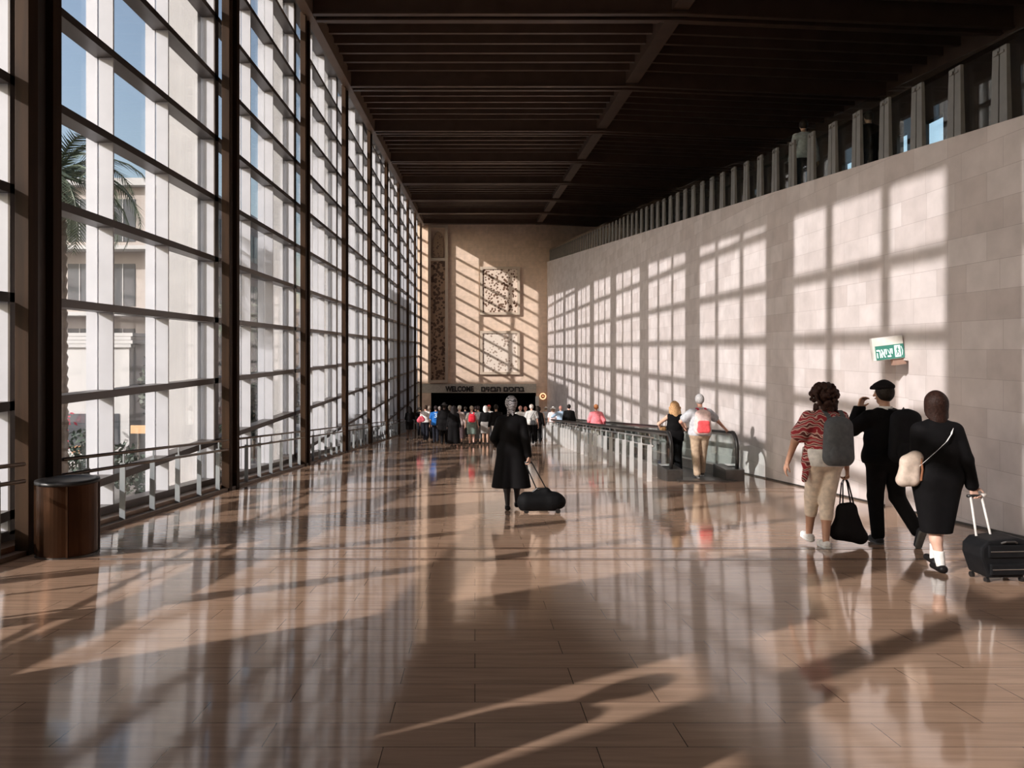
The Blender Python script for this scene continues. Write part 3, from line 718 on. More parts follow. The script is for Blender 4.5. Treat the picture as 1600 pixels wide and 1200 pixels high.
            if hk=='scarf': q.cap(HP(0,-.05,-.02),HP(0,-.05,-.1),.075*s,.055*s,k=.03); q.cap(HP(-.04,-.07,-.10),HP(-.055,-.09,-.19),.022*s,.016*s,k=.02).cap(HP(.03,-.07,-.10),HP(.02,-.1,-.16),.02*s,.014*s,k=.02)
            fn=unit(HP(0,1,0)-HP(0,0,0)); nn=unit(fn*.8-np.array([0,0,.55])); q.cut(nn,float(nn@HP(0,.045,.0)))
        if hk=='curly':
            rnd=random.Random(3); q.ell(HP(0,-.015,.02),(.11*s,.12*s,.12*s),k=.02)
            for i in range(150):
                th=rnd.uniform(0,2*math.pi); ph=math.acos(rnd.uniform(-.55,1)); 
                r_=(.132,.135,.13); p=HP(r_[0]*math.sin(ph)*math.cos(th), -.02+r_[1]*math.sin(ph)*math.sin(th), .0+r_[2]*math.cos(ph)-(.02 if ph>1.7 else 0))
                if math.sin(th)*math.sin(ph)>.55 and math.cos(ph)<.6: continue
                q.ell(p,(.024*s*rnd.uniform(.7,1.1),)*3,k=.008)
            for i in range(26):
                th=rnd.uniform(math.pi*.95,math.pi*2.05); q.ell(HP(.115*math.cos(th),-.02+.11*math.sin(th),-.09-rnd.uniform(0,.06)),(.02*s,.02*s,.026*s),k=.008)
        sdf_obj(q,'headscarf' if hk=='scarf' else 'hair',hm if hk!='scarf' else M['scarf'],root,min(cell,.016))
    if hat:
        hk,hcx=hat; hm=cm('hat %d %d %d'%tuple(int(c*100) for c in hcx),hcx); q=SDF()
        if hk=='beret':
            q.ell(HP(.0,.0,.085),(.108*s,.122*s,.052*s),k=.02); q.cap(HP(0,-.005,.05),HP(0,-.005,.07),.088*s,k=.02); q.cap(HP(-.01,.09,.06),HP(-.01,.12,.055),.03*s,k=.02)
            q.cut((0,0,-1),-float(HP(0,0,.042)[2]))
        elif hk=='cap':
            q.ell(HP(0,-.005,.045),(.092*s,.104*s,.098*s),k=.02); q.cap(HP(0,.09,.045),HP(0,.14,.035),.05*s,.04*s,k=.01); q.cut((0,0,-1),-float(HP(0,0,.035)[2])); 
        else:
            q.ell(HP(0,-.0,.06),(.09*s,.1*s,.095*s),k=.02); q.ell(HP(0,0,.045),(.18*s,.19*s,.022*s),k=.02)
            q.cut((0,0,-1),-float(HP(0,0,.025)[2]))
        sdf_obj(q,'hat',hm,root,min(cell,.014))
    return root, dict(arms=arms, legs=lg, s=s, A=A, HP=HP)

# patterned cloths
def pattern(name, cols, scale, dist=2.5):
    m, nt, b = new_mat(name); tc = nt.nodes.new('ShaderNodeTexCoord')
    wv = nt.nodes.new('ShaderNodeTexWave'); wv.wave_type='RINGS'; wv.inputs['Scale'].default_value=scale; wv.inputs['Distortion'].default_value=dist*4; wv.inputs['Detail'].default_value=1.0; wv.inputs['Detail Scale'].default_value=1.6
    L(nt, tc.outputs['Object'], wv.inputs['Vector'])
    r = nt.nodes.new('ShaderNodeValToRGB'); r.color_ramp.interpolation='CONSTANT'
    while len(r.color_ramp.elements)<len(cols): r.color_ramp.elements.new(.5)
    for i,(p,c) in enumerate(cols): r.color_ramp.elements[i].position=p; r.color_ramp.elements[i].color=(*c,1)
    L(nt, wv.outputs['Fac'], r.inputs['Fac']); L(nt, r.outputs['Color'], b.inputs['Base Color']); b.inputs['Roughness'].default_value=.85
    return m
M['paisley'] = pattern('red and cream paisley', [(0,(.30,.02,.03)),(.38,(.62,.48,.42)),(.52,(.38,.04,.05)),(.68,(.70,.58,.52)),(.85,(.12,.02,.02))], 5)
M['floral'] = pattern('pale floral print', [(0,(.55,.45,.42)),(.4,(.35,.2,.2)),(.55,(.65,.58,.52)),(.8,(.2,.12,.12))], 9)
M['darkprint'] = pattern('dark floral print', [(0,(.02,.015,.02)),(.5,(.12,.05,.06)),(.65,(.03,.02,.03)),(.85,(.3,.2,.2))], 9)
M['scarf'] = pattern('grey patterned scarf', [(0,(.06,.055,.06)),(.3,(.50,.48,.50)),(.5,(.12,.11,.12)),(.62,(.55,.52,.54)),(.85,(.20,.19,.20))], 9)
BLK=cm('black cloth',(.0045,.004,.0045)); DNAVY=cm('dark navy cloth',(.014,.015,.022)); KHAKI=cm('khaki cotton',(.42,.31,.22)); CREAM=cm('cream cotton',(.70,.59,.49)); WHT=cm('white cotton',(.72,.70,.68)); LGREY=cm('light grey cotton',(.45,.46,.48)); PINK=cm('pink cotton',(.80,.22,.25)); LBLUE=cm('light blue cotton',(.36,.48,.62)); BLUE=cm('bright blue cotton',(.02,.13,.42)); RED=cm('red cloth',(.62,.03,.05)); MGREY=cm('mid grey cloth',(.15,.145,.14)); GGREEN=cm('grey green cloth',(.20,.26,.23)); DGREY=cm('dark grey cloth',(.05,.05,.052)); BLACKSTK=(.012,.010,.012)

def grip_center(info, side):
    for sd,shp,el,wr_,nn,cu in info['arms']:
        if sd==side:
            d=unit(wr_-el); n=np.array(nn,float); n=unit(n-d*(n@d)); return wr_+(d*.095+n*.028)*info['s']
# the woman in the middle of the hall
def to_world(root, p): 
    c,s_=math.cos(root.rotation_euler.z),math.sin(root.rotation_euler.z)
    return Vector((root.location.x+p[0]*c-p[1]*s_, root.location.y+p[0]*s_+p[1]*c, root.location.z+p[2]))
r1,i1=person('person in a long black coat and grey patterned headscarf, alone mid-hall with a wheeled bag', .53, 11.2, 1.66, 0.0, cell=.0095, female=True, fat=.98,
    skinc=BLACKSTK, hair=('scarf',(.4,.4,.4)), top=('long',BLK,.36,.020,.15), legs=('skirt',BLK,.42,.01,.05), shoes=((.012,.01,.01),),
    lf=(-.055,.02,0,0), rf=(.10,.20,.0,.0), rh=(.27,-.10,.80), lh=(-.20,.22,.98), rhn=(-1,.1,0), lhn=(1,0,0), lhint=(-.6,-1,-.2), rcurl=1.2, curl=.6)
hd=SDF(); a=i1['A']; sk=skin((.50,.30,.22))
# bare hand on the handle (glove-like mesh of the fingers over the stockings colour)
for sd,shp,el,wr_,nn,cu in i1['arms']:
    q=SDF(); q.cap(wr_-unit(wr_-el)*.03,wr_,.029,.027,k=.01); add_hand(q,wr_,wr_-el,nn,-1 if sd>0 else 1,cu,1.03); sdf_obj(q,'hand',sk,r1,.006)
q=SDF(); q.cap(i1['HP'](0,.02,-.01),i1['HP'](0,.035,-.07),.085,.055,k=.02).cap(i1['HP'](0,.1,.01),i1['HP'](0,.12,-.025),.012,.015,k=.01).cut((0,-1,0),-float(i1['HP'](0,.01,0)[1])); sdf_obj(q,'face',sk,r1,.008)
g=to_world(r1,grip_center(i1,1))
tb=empty('wheeled_bag',(.94,10.98,fz(10.98)),0,'black soft wheeled holdall pulled by the person in the long black coat','bag')
def lo(rt,p): return Vector(p)-rt.location
q=SDF(); q.cap((-.20,0,.16),(.20,0,.17),.135,.125,fy=1.0,k=.05).cap((-.22,0,.10),(.16,.0,.09),.09,.08,k=.05).cap((.16,0,.16),(.27,0,.15),.12,.09,k=.05).cap((-.05,.0,.27),(.08,0,.30),.05,.06,k=.04).cut((0,0,-1),-.035)
sdf_obj(q,'body',cm('black nylon',(.0045,.0045,.005),.7),tb,.012)
gl=lo(tb,g)
MB().tube([(-.02,0,.25),gl+Vector((-.045,0,-.0))],.009,8).tube([(.13,0,.25),gl+Vector((.055,0,0))],.009,8).build('trolley_handle',cm('black tube',(.01,.01,.01),.4,bump=0),tb)
MB().tube([gl+Vector((-.05,0,0)),gl+Vector((.06,0,0))],.015,10).build('grip',M['rubber'],tb,smooth=True)
MB().tube([(-.12,0,.29),(-.05,-.01,.345),(.05,-.01,.345),(.12,0,.30)],.012,8).build('carry_strap',M['rubber'],tb)
for x in (-.21,.24): MB().tube([(x,-.09,.035),(x,-.06,.035)],.035,14).build('wheel',M['rubber'],tb); MB().tube([(x,.06,.035),(x,.09,.035)],.035,14).build('wheel',M['rubber'],tb)

# curly-haired woman on the right
r2,i2=person('person with curly dark hair, red paisley shawl and cream trousers, carrying a black tote', 3.72, 8.17, 1.73, .03, cell=.0085, female=True, fat=1.05,
    skinc=(.46,.25,.17), hair=('curly',(.035,.016,.012)), top=('short',M['paisley'],.99,.034), legs=('trousers',CREAM,.24,.020), shoes=((.72,.70,.68),'sole'),
    lf=(-.06,.24,0,-.05), rf=(-.005,-.04,0,.05), lh=(-.36,.10,.90), rh=(.26,.02,.80), lhint=(-1,-.6,0), rhint=(.6,-1,0), rhn=(-1,.2,0), lhn=(.6,0,-.3), rcurl=1.25, curl=.55)
q=SDF(); a=i2['A']
q.cap(a(-.07,0,.95),a(.07,0,.93),.152,fy=1,k=.04).cut((0,0,1),1.06).cap(a(-.07,0,1.03),a(.07,0,1.03),.158,k=.04).cut((0,0,-1),-.875); sdf_obj(q,'undershirt',WHT,r2,.01)
q=SDF(); q.cap(a(-.13,-.02,1.25),a(-.19,-.02,.93),.06,.07,fy=.9,k=.04).cap(a(-.19,-.02,.93),a(-.235,-.03,.74),.05,.035,fx=.9,fy=.6,k=.03).cap(a(-.1,-.03,1.0),a(-.13,-.04,.90),.07,.04,k=.03)
q.cap(a(.1,-.01,1.25),a(.17,.0,1.05),.07,.06,k=.04).cap(a(-.18,-.01,1.40),a(-.26,.02,1.22),.075,.08,k=.04).cap(a(.18,-.01,1.40),a(.23,.0,1.22),.07,.07,k=.04)
sdf_obj(q,'shawl',M['paisley'],r2,.01)
# backpack on her back
def backpack(root, info, label, col, w=.17, hgt=.44, zc=1.14, dep=.12, pocket=None, x=0, strap=True, cell=.011, group=None, strapc=None):
    s=info['s']; back=-.135; p0=to_world(root,(x,back-dep/2,zc-hgt/2))
    b=empty('backpack',p0,root.rotation_euler.z,label,'backpack',group)
    q=SDF(); w2=w/2
    for sx in (-1,1):
        q.cap((sx*w2,0,.09),(sx*w2*.85,0,hgt-.10),.085,.075,fy=dep/.17,k=.05)
    q.cap((0,0,.08),(0,0,hgt-.09),.10,.10,fx=1.2,fy=dep/.2,k=.05)
    q.cut((0,0,-1),0.0)
    sdf_obj(q,'body',col,b,cell)
    pc=pocket or col
    q=SDF(); q.cap((-w2*.8,-dep*.42,.10),(w2*.8,-dep*.42,.10),.065,fy=.5,k=.03).cap((-w2*.7,-dep*.42,.17),(w2*.7,-dep*.42,.17),.055,fy=.5,k=.03); (q.cap((-w2*.7,-dep*.40,.25),(w2*.7,-dep*.40,.25),.06,fy=.55,k=.03) if pocket else None); sdf_obj(q,'front_pocket',pc,b,cell)
    sc=strapc or col
    if strap:
        for sx in (-1,1):
            MB().strip([(sx*.07,dep*.4,hgt-.12),(sx*.075,dep*.25,hgt-.01),(sx*.085,.13,1.475*s-(zc-hgt/2)),(sx*.10,.24,1.38*s-(zc-hgt/2)),(sx*.12,.25,.28)],(.05,0,0),(0,.012,.012)).build('strap',sc,b)
    MB().tube([(-.03,dep*.3,hgt-.03),(0,dep*.25,hgt+.02),(.03,dep*.3,hgt-.03)],.007,6).build('loop',sc,b)
    return b
backpack(r2,i2,'grey fabric backpack worn over the red paisley shawl',cm('slate grey nylon',(.10,.105,.115),.6),w=.15,hgt=.50,zc=1.15,x=.045,dep=.14)
g=to_world(r2,grip_center(i2,1))
tt=empty('tote_bag',(g.x+.03,g.y,g.z-.68),0,'large black slouchy tote bag held by the curly-haired person','bag')
gl=lo(tt,g)
q=SDF(); q.cap((-.11,0,.09),(.13,0,.04),.07,.07,fy=.8,k=.04).cap((-.05,0,.33),(.03,0,.36),.06,.045,fy=.8,k=.05).cap((-.11,0,.10),(-.045,0,.33),.07,.06,fy=.8,k=.05).cap((.14,0,.05),(.04,0,.34),.06,.05,fy=.8,k=.05).cap((0,0,.12),(0,0,.3),.09,.06,fy=.8,k=.05)
sdf_obj(q,'body',cm('black canvas',(.009,.008,.009)),tt,.012)
for dy in (-.04,.04): MB().strip([(-.07,dy,.34),(gl.x-.03,gl.y+dy*.4,gl.z-.06),(gl.x,gl.y+dy*.1,gl.z+.005),(gl.x+.03,gl.y+dy*.4,gl.z-.06),(.06,dy,.34)],(.0,.012,0),(.010,0,.010)).build('handle',cm('black canvas',(.009,.008,.009)),tt)

# man in the beret
r3,i3=person('person in a black beret and black jacket with a hand raised to the face', 4.47, 8.37, 1.75, .04, cell=.0085, fat=1.15,
    skinc=(.42,.23,.15), hair=('short',(.02,.015,.012)), hat=('beret',(.010,.008,.009)), top=('long',BLK,.88,.034), legs=('trousers',BLK,.05,.022), shoes=((.03,.03,.035),'sole',.12),
    lf=(-.055,.04,0,0), rf=(.20,-.26,.09,1.15), lh=(-.15,.24,1.47), rh=(.26,.12,.95), lhint=(-.35,.05,-1), rhint=(.4,-1,0), lhn=(.4,-.9,.1), curl=.9, head_yaw=.5, hipdy=0)
q=SDF(); a=i3['A']; q.cap(a(0,-.01,1.45),a(0,-.01,1.49),.072,.068,fy=1,k=.01).cut((0,0,1),1.505).cut((0,0,-1),-1.44); sdf_obj(q,'collar',WHT,r3,.009)
q=SDF(); q.cap(a(-.14,-.07,1.02),a(-.13,-.08,.92),.05,.055,fy=.8,k=.01).cap(a(.16,-.07,1.02),a(.15,-.08,.92),.05,.05,fy=.8,k=.01).cut((0,0,-1),-.88); sdf_obj(q,'undershirt',cm('grey green jersey',(.13,.16,.15)),r3,.01)
backpack(r3,i3,'black backpack hanging on the right shoulder of the person in the beret',cm('matte black nylon',(.009,.009,.011)),w=.20,hgt=.56,zc=1.20,x=.10,dep=.16)

# woman with the suitcase
r4,i4=person('person with a dark bob in a black sweater and knee-length black skirt pulling a suitcase', 4.16, 6.92, 1.62, -.05, cell=.0085, female=True, fat=1.13,
    skinc=(.62,.38,.29), hair=('bob',(.024,.011,.008)), top=('long',BLK,.93,.026), legs=('skirt',BLK,.385,.024,-.05), shoes=((.012,.010,.011),'sock'),
    lf=(.03,-.02,0,0), rf=(.09,.22,0,-.05), lh=(-.10,.25,1.0), rh=(.30,-.08,.82), lhint=(-.3,-1,-.3), rhint=(.8,-.8,0), rhn=(0,-1,.1), rcurl=1.2)
sbp=to_world(r4,(-.27,-.06,.78))
sb=empty('shoulder_bag',sbp,-.05,'tan shoulder bag on a white strap behind the person in the black skirt','bag')
q=SDF(); q.cap((.02,0,.06),(-.05,0,.05),.06,.05,fy=1,k=.03).cap((.06,0,.26),(-.02,0,.22),.055,.05,fy=1,k=.04).cap((.03,0,.08),(.05,0,.25),.06,.055,k=.04).cap((-.06,0,.06),(-.02,0,.22),.05,.05,k=.04)
sdf_obj(q,'body',cm('pale tan leather',(.50,.40,.33),.5),sb,.01)
MB().tube([(.075,-.055,.06),(.085,-.06,.16),(.075,-.055,.26)],.009,8).build('trim',cm('brown leather trim',(.25,.11,.06),.5),sb)
st=[(-.165,-.155,1.12),(-.09,-.172,1.20),(0,-.168,1.29),(.06,-.135,1.36),(.095,-.085,1.405),(.10,-.02,1.435),(.09,.06,1.40),(.02,.16,1.2),(-.12,.18,1.0),(-.25,.02,.98),(-.24,-.10,1.02),(-.165,-.155,1.12)]
MB().strip([Vector(to_world(r4,Vector(p)*i4['s']))-Vector(sbp) for p in st],(.012,0,.012),(.0,.008,.0)).build('strap',cm('white strap',(.75,.72,.70),.6),sb)
gp=to_world(r4,grip_center(i4,1))
su=empty('suitcase',(4.49,6.62,fz(6.62)),.06,'black soft suitcase on wheels with a raised white telescopic handle','suitcase')
def ls(p):
    v=Vector(p)-su.location; c,s_=math.cos(-.06),math.sin(-.06); return Vector((v.x*c-v.y*s_, v.x*s_+v.y*c, v.z))
gl=ls(gp)
m_=MB(); zf=.045
prof=[(-.155,zf),(.155,zf),(.215,.20),(.195,.36),(.11,.385),(-.15,.36),(-.215,.30),(-.215,.22)]
n_=len(prof); m_.add([(x,-.12,z) for x,z in prof]+[(x,.13,z) for x,z in prof],[tuple(range(n_)),tuple(range(2*n_-1,n_-1,-1))]+[(i,(i+1)%n_,(i+1)%n_+n_,i+n_) for i in range(n_)])
m_.build('body',cm('black ballistic nylon',(.010,.010,.011),.55),su,bevel=.02,smooth=False)
m_=MB(); m_.box(-.15,.15,-.145,-.115,.075,.17); m_.build('front_pocket',cm('black ballistic nylon',(.010,.010,.011),.55),su,bevel=.012)
m_=MB(); m_.box(-.165,.18,-.138,-.118,.22,.33); m_.build('front_pocket',cm('black ballistic nylon',(.010,.010,.011),.55),su,bevel=.012)
MB().tube([(-.06,-.14,.345),(-.03,-.155,.36),(.05,-.155,.36),(.08,-.14,.345)],.008,6).build('carry_handle',M['dsteel'],su)
MB().tube([(-.14,-.149,.125),(.14,-.149,.125)],.004,6).tube([(-.15,-.142,.275),(.16,-.142,.275)],.004,6).build('zip',M['steel'],su)
whs=cm('white lacquered tube',(.72,.68,.64),.3,bump=0)
for dx0,dx1 in ((-.13,-.055),(.0,.045)):
    MB().tube([(dx0,.06,.36),gl+Vector((dx1,0,0))],.010,8).build('telescopic_rod',whs,su,smooth=True)
MB().tube([gl+Vector((-.085,0,.0)),gl+Vector((.05,0,0))],.014,10).build('grip',M['rubber'],su,smooth=True)
MB().tube([gl+Vector((.045,0,0)),gl+Vector((.085,0,.012))],.017,10).build('grip_end',whs,su,smooth=True)
for x in (-.15,.16):
    for y_ in (-.09,.09): MB().tube([(x-.012,y_,.022),(x+.012,y_,.022)],.024,14).build('wheel',M['rubber'],su); 

# the pair stepping onto the moving walkway
WB=lambda y: fz(y)+.035
r5,i5=person('person with long blonde hair in a black dress on the moving walkway', 4.50, 17.3, 1.63, 0, base=WB, cell=.011, female=True,
    skinc=(.62,.38,.28), hair=('long',(.44,.26,.13)), top=('none',BLK,.80,.02,.02), legs=('trousers',BLK,.06,.035), shoes=((.05,.05,.05),'sole'),
    lf=(-.07,.1,0,0), rf=(.09,-.06,0,.15), lh=(-.30,.08,1.02), rh=(.24,.22,.98), lhint=(-1,-.5,0))
hb=SDF(); p0=to_world(r5,(-.27,-.02,.84))
hbg=empty('handbag',p0,0,'brown leather handbag on the arm of the blonde person','bag')
q=SDF(); q.cap((-.04,0,.07),(.05,0,.07),.07,fy=.8,k=.03).cap((-.02,0,.17),(.03,0,.18),.05,k=.04); sdf_obj(q,'body',cm('brown leather',(.20,.11,.05),.5),hbg,.012)
MB().tube([(-.03,0,.2),(.0,.0,.34),(.09,.03,.42),(.05,0,.2)],.008,6).build('handle',cm('brown leather',(.20,.11,.05),.5),hbg)
r6,i6=person('person with grey hair, grey shirt and khaki trousers resting a hand on the walkway handrail', 4.76, 16.25, 1.76, 0, base=WB, cell=.0095, fat=1.15,
    skinc=(.60,.32,.23), hair=('short',(.36,.35,.35)), top=('short',cm('pale grey shirt',(.42,.43,.46)),.90,.03), legs=('trousers',KHAKI,.05,.03), shoes=((.10,.09,.08),'sole'),
    lf=(-.06,-.02,0,0), rf=(.10,.22,0,0), rh=(.62,.18,.985), lh=(-.28,.20,1.05), rhint=(.6,-1,.2), lhint=(-1,-.4,-.3), rhn=(0,0,-1), rcurl=.4)
q=SDF(); a=i6['A']; q.cap(a(-.08,0,1.0),a(.08,0,1.0),.128,fy=1,k=.03).cut((0,0,1),1.045).cut((0,0,-1),-1.005); sdf_obj(q,'belt',BLK,r6,.01)
backpack(r6,i6,'red and pale backpack on the person in khaki trousers',cm('pale pink nylon',(.66,.50,.48)),w=.19,hgt=.52,zc=1.20,dep=.16,pocket=cm('coral red nylon',(.78,.10,.11)),strapc=cm('crimson strap',(.42,.02,.05)))

# the rest of the walkway passengers and the crowd ahead
def cw(label,x,Y,H,top,legs,hair,**k):
    X=(x-742)*Y/1200
    return person(label,X,Y,H,k.pop('yaw',random.uniform(-.12,.12)),top=top,legs=legs,hair=hair,cell=k.pop('cell',.0185),group=k.pop('group','people walking away down the hall'),**k)
G2='passengers on the moving walkway'
fair=(.62,.36,.28); mid=(.42,.25,.17); dark=(.10,.06,.05)
def stride(ph,a=.16): 
    return dict(lf=(-.08,a*ph,0,.0 if ph>0 else .45), rf=(.08,-a*ph,0,.45 if ph>0 else 0)) if True else {}
def ank(d):   # lift the trailing heel
    for k in('lf','rf'):
        v=d[k]
        if v[3]>0: d[k]=(v[0],v[1],.045,v[3])
    return d
cw('person with ginger hair in a pink shirt on the moving walkway',931.5,29,1.66,('long',PINK,.88,.03),('trousers',KHAKI,.05,.02),('short',(.38,.15,.06)),group=G2,base=WB,skinc=fair,fat=1.15,cell=.014,lh=(-.28,.2,.95),rh=(.32,.1,.95))
cw('person in a black jacket on the moving walkway behind the pink shirt',889,36,1.72,('long',BLK,.88,.03),('trousers',BLK,.05,.02),('short',(.015,.012,.012)),group=G2,base=WB,skinc=fair,fat=1.15)
cw('person in a light blue shirt leaning left on the moving walkway',876,38.4,1.66,('long',LBLUE,.88,.03),('trousers',DNAVY,.05,.02),('short',(.45,.22,.18)),group=G2,base=WB,skinc=fair,fat=1.05,lh=(-.42,.25,1.15))
cw('person in a white sun hat and pink flowered top on the moving walkway',864,41,1.62,('short',pattern('pink flowered cotton',[(0,(.72,.60,.60)),(.6,(.6,.18,.2)),(.72,(.75,.66,.66))],8),.88,.03),('trousers',WHT,.05,.02),('bob',(.3,.2,.14)),group=G2,base=WB,skinc=fair,hat=('sun',(.78,.76,.74)))
cw('person in a white cap in the moving walkway far end',853,46,1.64,('short',LGREY,.88,.02),('trousers',DGREY,.05,.02),('short',(.2,.15,.1)),group=G2,base=WB,skinc=fair,hat=('cap',(.75,.74,.72)))
c1=cw('person in a dark dress standing apart by the left glass wall holding a phone',640,38.5,1.68,('long',BLK,.88,.015),('skirt',BLK,.55,.02,.03),('long',(.015,.012,.012)),skinc=dark,lh=(-.12,.30,1.15),rh=(.20,.22,1.10),female=True,lf=(-.10,.05,0,0),rf=(.10,-.05,0,0),yaw=.5)
cw('person in a white shirt and dark trousers, leftmost of the crowd',665,37,1.72,('short',WHT,.92,.02),('trousers',DNAVY,.05,.02),('short',(.05,.03,.02)),skinc=fair,**ank(stride(1)))
q0=empty('handbag',((657.5-742)*36.3/1200,36.4,fz(36.4)+.88),0,'pink and red bag at the left side of the crowd','bag')
q=SDF(); q.cap((-.09,0,.12),(.09,0,.16),.11,fy=.6,k=.03).cap((-.04,0,.24),(.04,0,.26),.08,fy=.6,k=.04); sdf_obj(q,'body',cm('pink and red bag cloth',(.80,.12,.16),var=.5,scale=6),q0,.018)
MB().tube([(-.08,0,.27),(0,0,.50),(.08,0,.27)],.012,6).build('handle',RED,q0)
cw('person in a dark jacket behind the pink bag',671,38.5,1.70,('long',BLK,.85,.02),('trousers',BLK,.05,.02),('short',(.25,.2,.16)),skinc=fair,**ank(stride(-1)))
rb,ib=cw('person in a bright blue shirt with the number 3 on the back',681,34.5,1.68,('short',BLUE,.85,.025),('trousers',DNAVY,.05,.02),('short',(.03,.02,.02)),skinc=mid,yaw=0,cell=.014,**ank(stride(1)))
text_obj('shirt_number','3',(0,-.18,1.17),.30,.006,cm('pale blue print',(.45,.60,.80),bump=0),rb,bold=.008)
cw('broad person in a black coat with a white collar, in the crowd',694,33,1.78,('long',BLK,.62,.035,.05),('trousers',BLK,.05,.02),('short',(.02,.015,.015)),skinc=dark,fat=1.3,hat=('sun',(.015,.013,.013)),**ank(stride(-1)))
cw('person in a pale grey top between two dark coats',703,35.5,1.70,('long',LGREY,.88,.02),('trousers',DGREY,.05,.02),('short',(.3,.26,.22)),skinc=fair)
cw('person with long black hair in a long black dress, in the crowd',709,31.5,1.66,('long',BLK,.85,.02),('skirt',BLK,.12,.03,.12),('long',(.012,.01,.01)),skinc=dark,female=True,fat=1.15)
cw('person in a pale floral blouse and dark patterned skirt',718,34,1.68,('long',M['floral'],.85,.025),('skirt',M['darkprint'],.25,.02,.08),('short',(.55,.50,.44)),skinc=fair,female=True,fat=1.1,hat=('cap',(.70,.68,.62)))
rr_,ir_=cw('person in a white top and grey-green skirt with a red bag',737,32.5,1.66,('short',WHT,.88,.02),('skirt',GGREEN,.50,.02,.04),('short',(.35,.28,.22)),skinc=fair,female=True,**ank(stride(1,.12)))
backpack(rr_,ir_,'red backpack on the person in the grey-green skirt',RED,w=.12,hgt=.34,zc=1.16,dep=.12,cell=.018)
cw('person in a long mid-grey dress',747,34.5,1.68,('long',MGREY,.85,.02),('skirt',MGREY,.22,.02,.06),('short',(.03,.02,.02)),skinc=mid,female=True)
cw('person in a black jacket and grey patterned skirt',758.5,33.5,1.68,('long',BLK,.90,.02),('skirt',pattern('grey print',[(0,(.22,.20,.19)),(.5,(.08,.07,.07)),(.7,(.32,.30,.28))],8),.50,.02,.05),('bob',(.65,.62,.60)),skinc=mid,female=True)
cw('person in a red cap and white scarf, in the crowd',764,36.5,1.72,('long',cm('white wool',(.62,.60,.58)),.90,.02),('trousers',DGREY,.05,.02),('short',(.2,.1,.06)),hat=('cap',(.55,.05,.05)),skinc=fair)
cw('person in a dark top with white trousers beside the black coat',775,31,1.70,('long',BLK,.88,.02),('trousers',WHT,.05,.02),('short',(.02,.015,.012)),skinc=mid,**ank(stride(-1)))
q0=empty('shoulder_bag',((778.5-742)*30.3/1200,30.3,fz(30.3)+.52),0,'bright blue long bag left of the black coat','bag')
q=SDF(); q.cap((-.03,0,.08),(.03,0,.36),.07,.06,k=.04); sdf_obj(q,'body',BLUE,q0,.016); MB().tube([(-.03,0,.4),(0,0,.85),(.03,0,.4)],.012,6).build('handle',DNAVY,q0)
cw('person in a white shirt right of the black coat, arms raised',813,36,1.68,('short',WHT,.88,.025),('trousers',BLK,.05,.02),('short',(.55,.30,.25)),skinc=fair,lh=(-.25,.3,1.2))
cw('person in a pale pink shirt beside the crossbody bag',821,38,1.66,('short',cm('pale pink cotton',(.70,.48,.46)),.88,.02),('trousers',DGREY,.05,.02),('short',(.5,.25,.2)),skinc=fair)
rg,ig=cw('person in a pale grey shirt and black trousers with a grey crossbody bag',830.5,33.5,1.74,('short',cm('pale stone shirt',(.50,.49,.47)),.86,.03),('trousers',BLK,.05,.02),('short',(.62,.55,.50)),skinc=fair,yaw=0,cell=.015,fat=1.1,**ank(stride(-1)))
p0=to_world(rg,(.04,-.21,.86)); q0=empty('crossbody_bag',p0,0,'dark grey crossbody bag on the back of the pale grey shirt','bag')
q=SDF(); q.cap((-.06,0,.06),(.06,0,.06),.07,fy=.7,k=.03).cap((-.05,0,.15),(.05,0,.15),.06,fy=.7,k=.03); sdf_obj(q,'body',DGREY,q0,.016)
MB().strip([(-.06,.03,.16),(-.10,.02,.30),(.02,.0,.48),(.12,.10,.60)],(.03,0,.01),(0,.008,0)).build('strap',DGREY,q0)
cw('person with dark hair and black clothes at the railing end',840.5,35,1.66,('long',BLK,.88,.02),('trousers',BLK,.05,.02),('bob',(.02,.015,.012)),skinc=mid,female=True)
cw('person in a beige top between the railing and the crowd',843,39,1.64,('short',cm('beige cotton',(.50,.36,.28)),.88,.02),('trousers',LGREY,.05,.02),('short',(.15,.08,.05)),skinc=fair)
cw('person in dark clothes ahead of the blue shirt, in the opening',687,46,1.72,('long',DGREY,.88,.02),('trousers',BLK,.05,.02),('short',(.3,.26,.24)),skinc=fair)
cw('person in dark clothes ahead of the broad black coat',700,50,1.70,('long',BLK,.88,.02),('trousers',BLK,.05,.02),('short',(.02,.015,.015)),skinc=mid)
cw('person in dark clothes ahead of the grey-green skirt',727,44,1.70,('long',DNAVY,.88,.02),('trousers',BLK,.05,.02),('short',(.02,.015,.015)),skinc=mid)
cw('person in dark clothes ahead of the long grey dress',743,47,1.74,('long',BLK,.88,.02),('trousers',BLK,.05,.02),('short',(.03,.02,.02)),skinc=mid)
cw('person in dark clothes near the opening, left of the crowd',657,44,1.68,('long',BLK,.88,.02),('trousers',DNAVY,.05,.02),('short',(.02,.015,.015)),skinc=mid)
# walker on the upper level behind the balustrade
UB=lambda y: up(y)
person('person in a pale shirt on the upper level behind the balustrade', (1256-742)*16.6/1200, 16.6, 1.68, math.pi/2*.0, base=UB, cell=.018, skinc=mid, hair=('short',(.02,.015,.012)), top=('long',LGREY,.88,.02), legs=('trousers',DNAVY,.05,.02))
person('person in dark clothes on the upper level further right', (1358-742)*15.2/1200, 15.2, 1.55, 0.2, base=UB, cell=.018, skinc=mid, hair=('short',(.02,.015,.012)), top=('long',BLK,.88,.02), legs=('trousers',DNAVY,.05,.02))
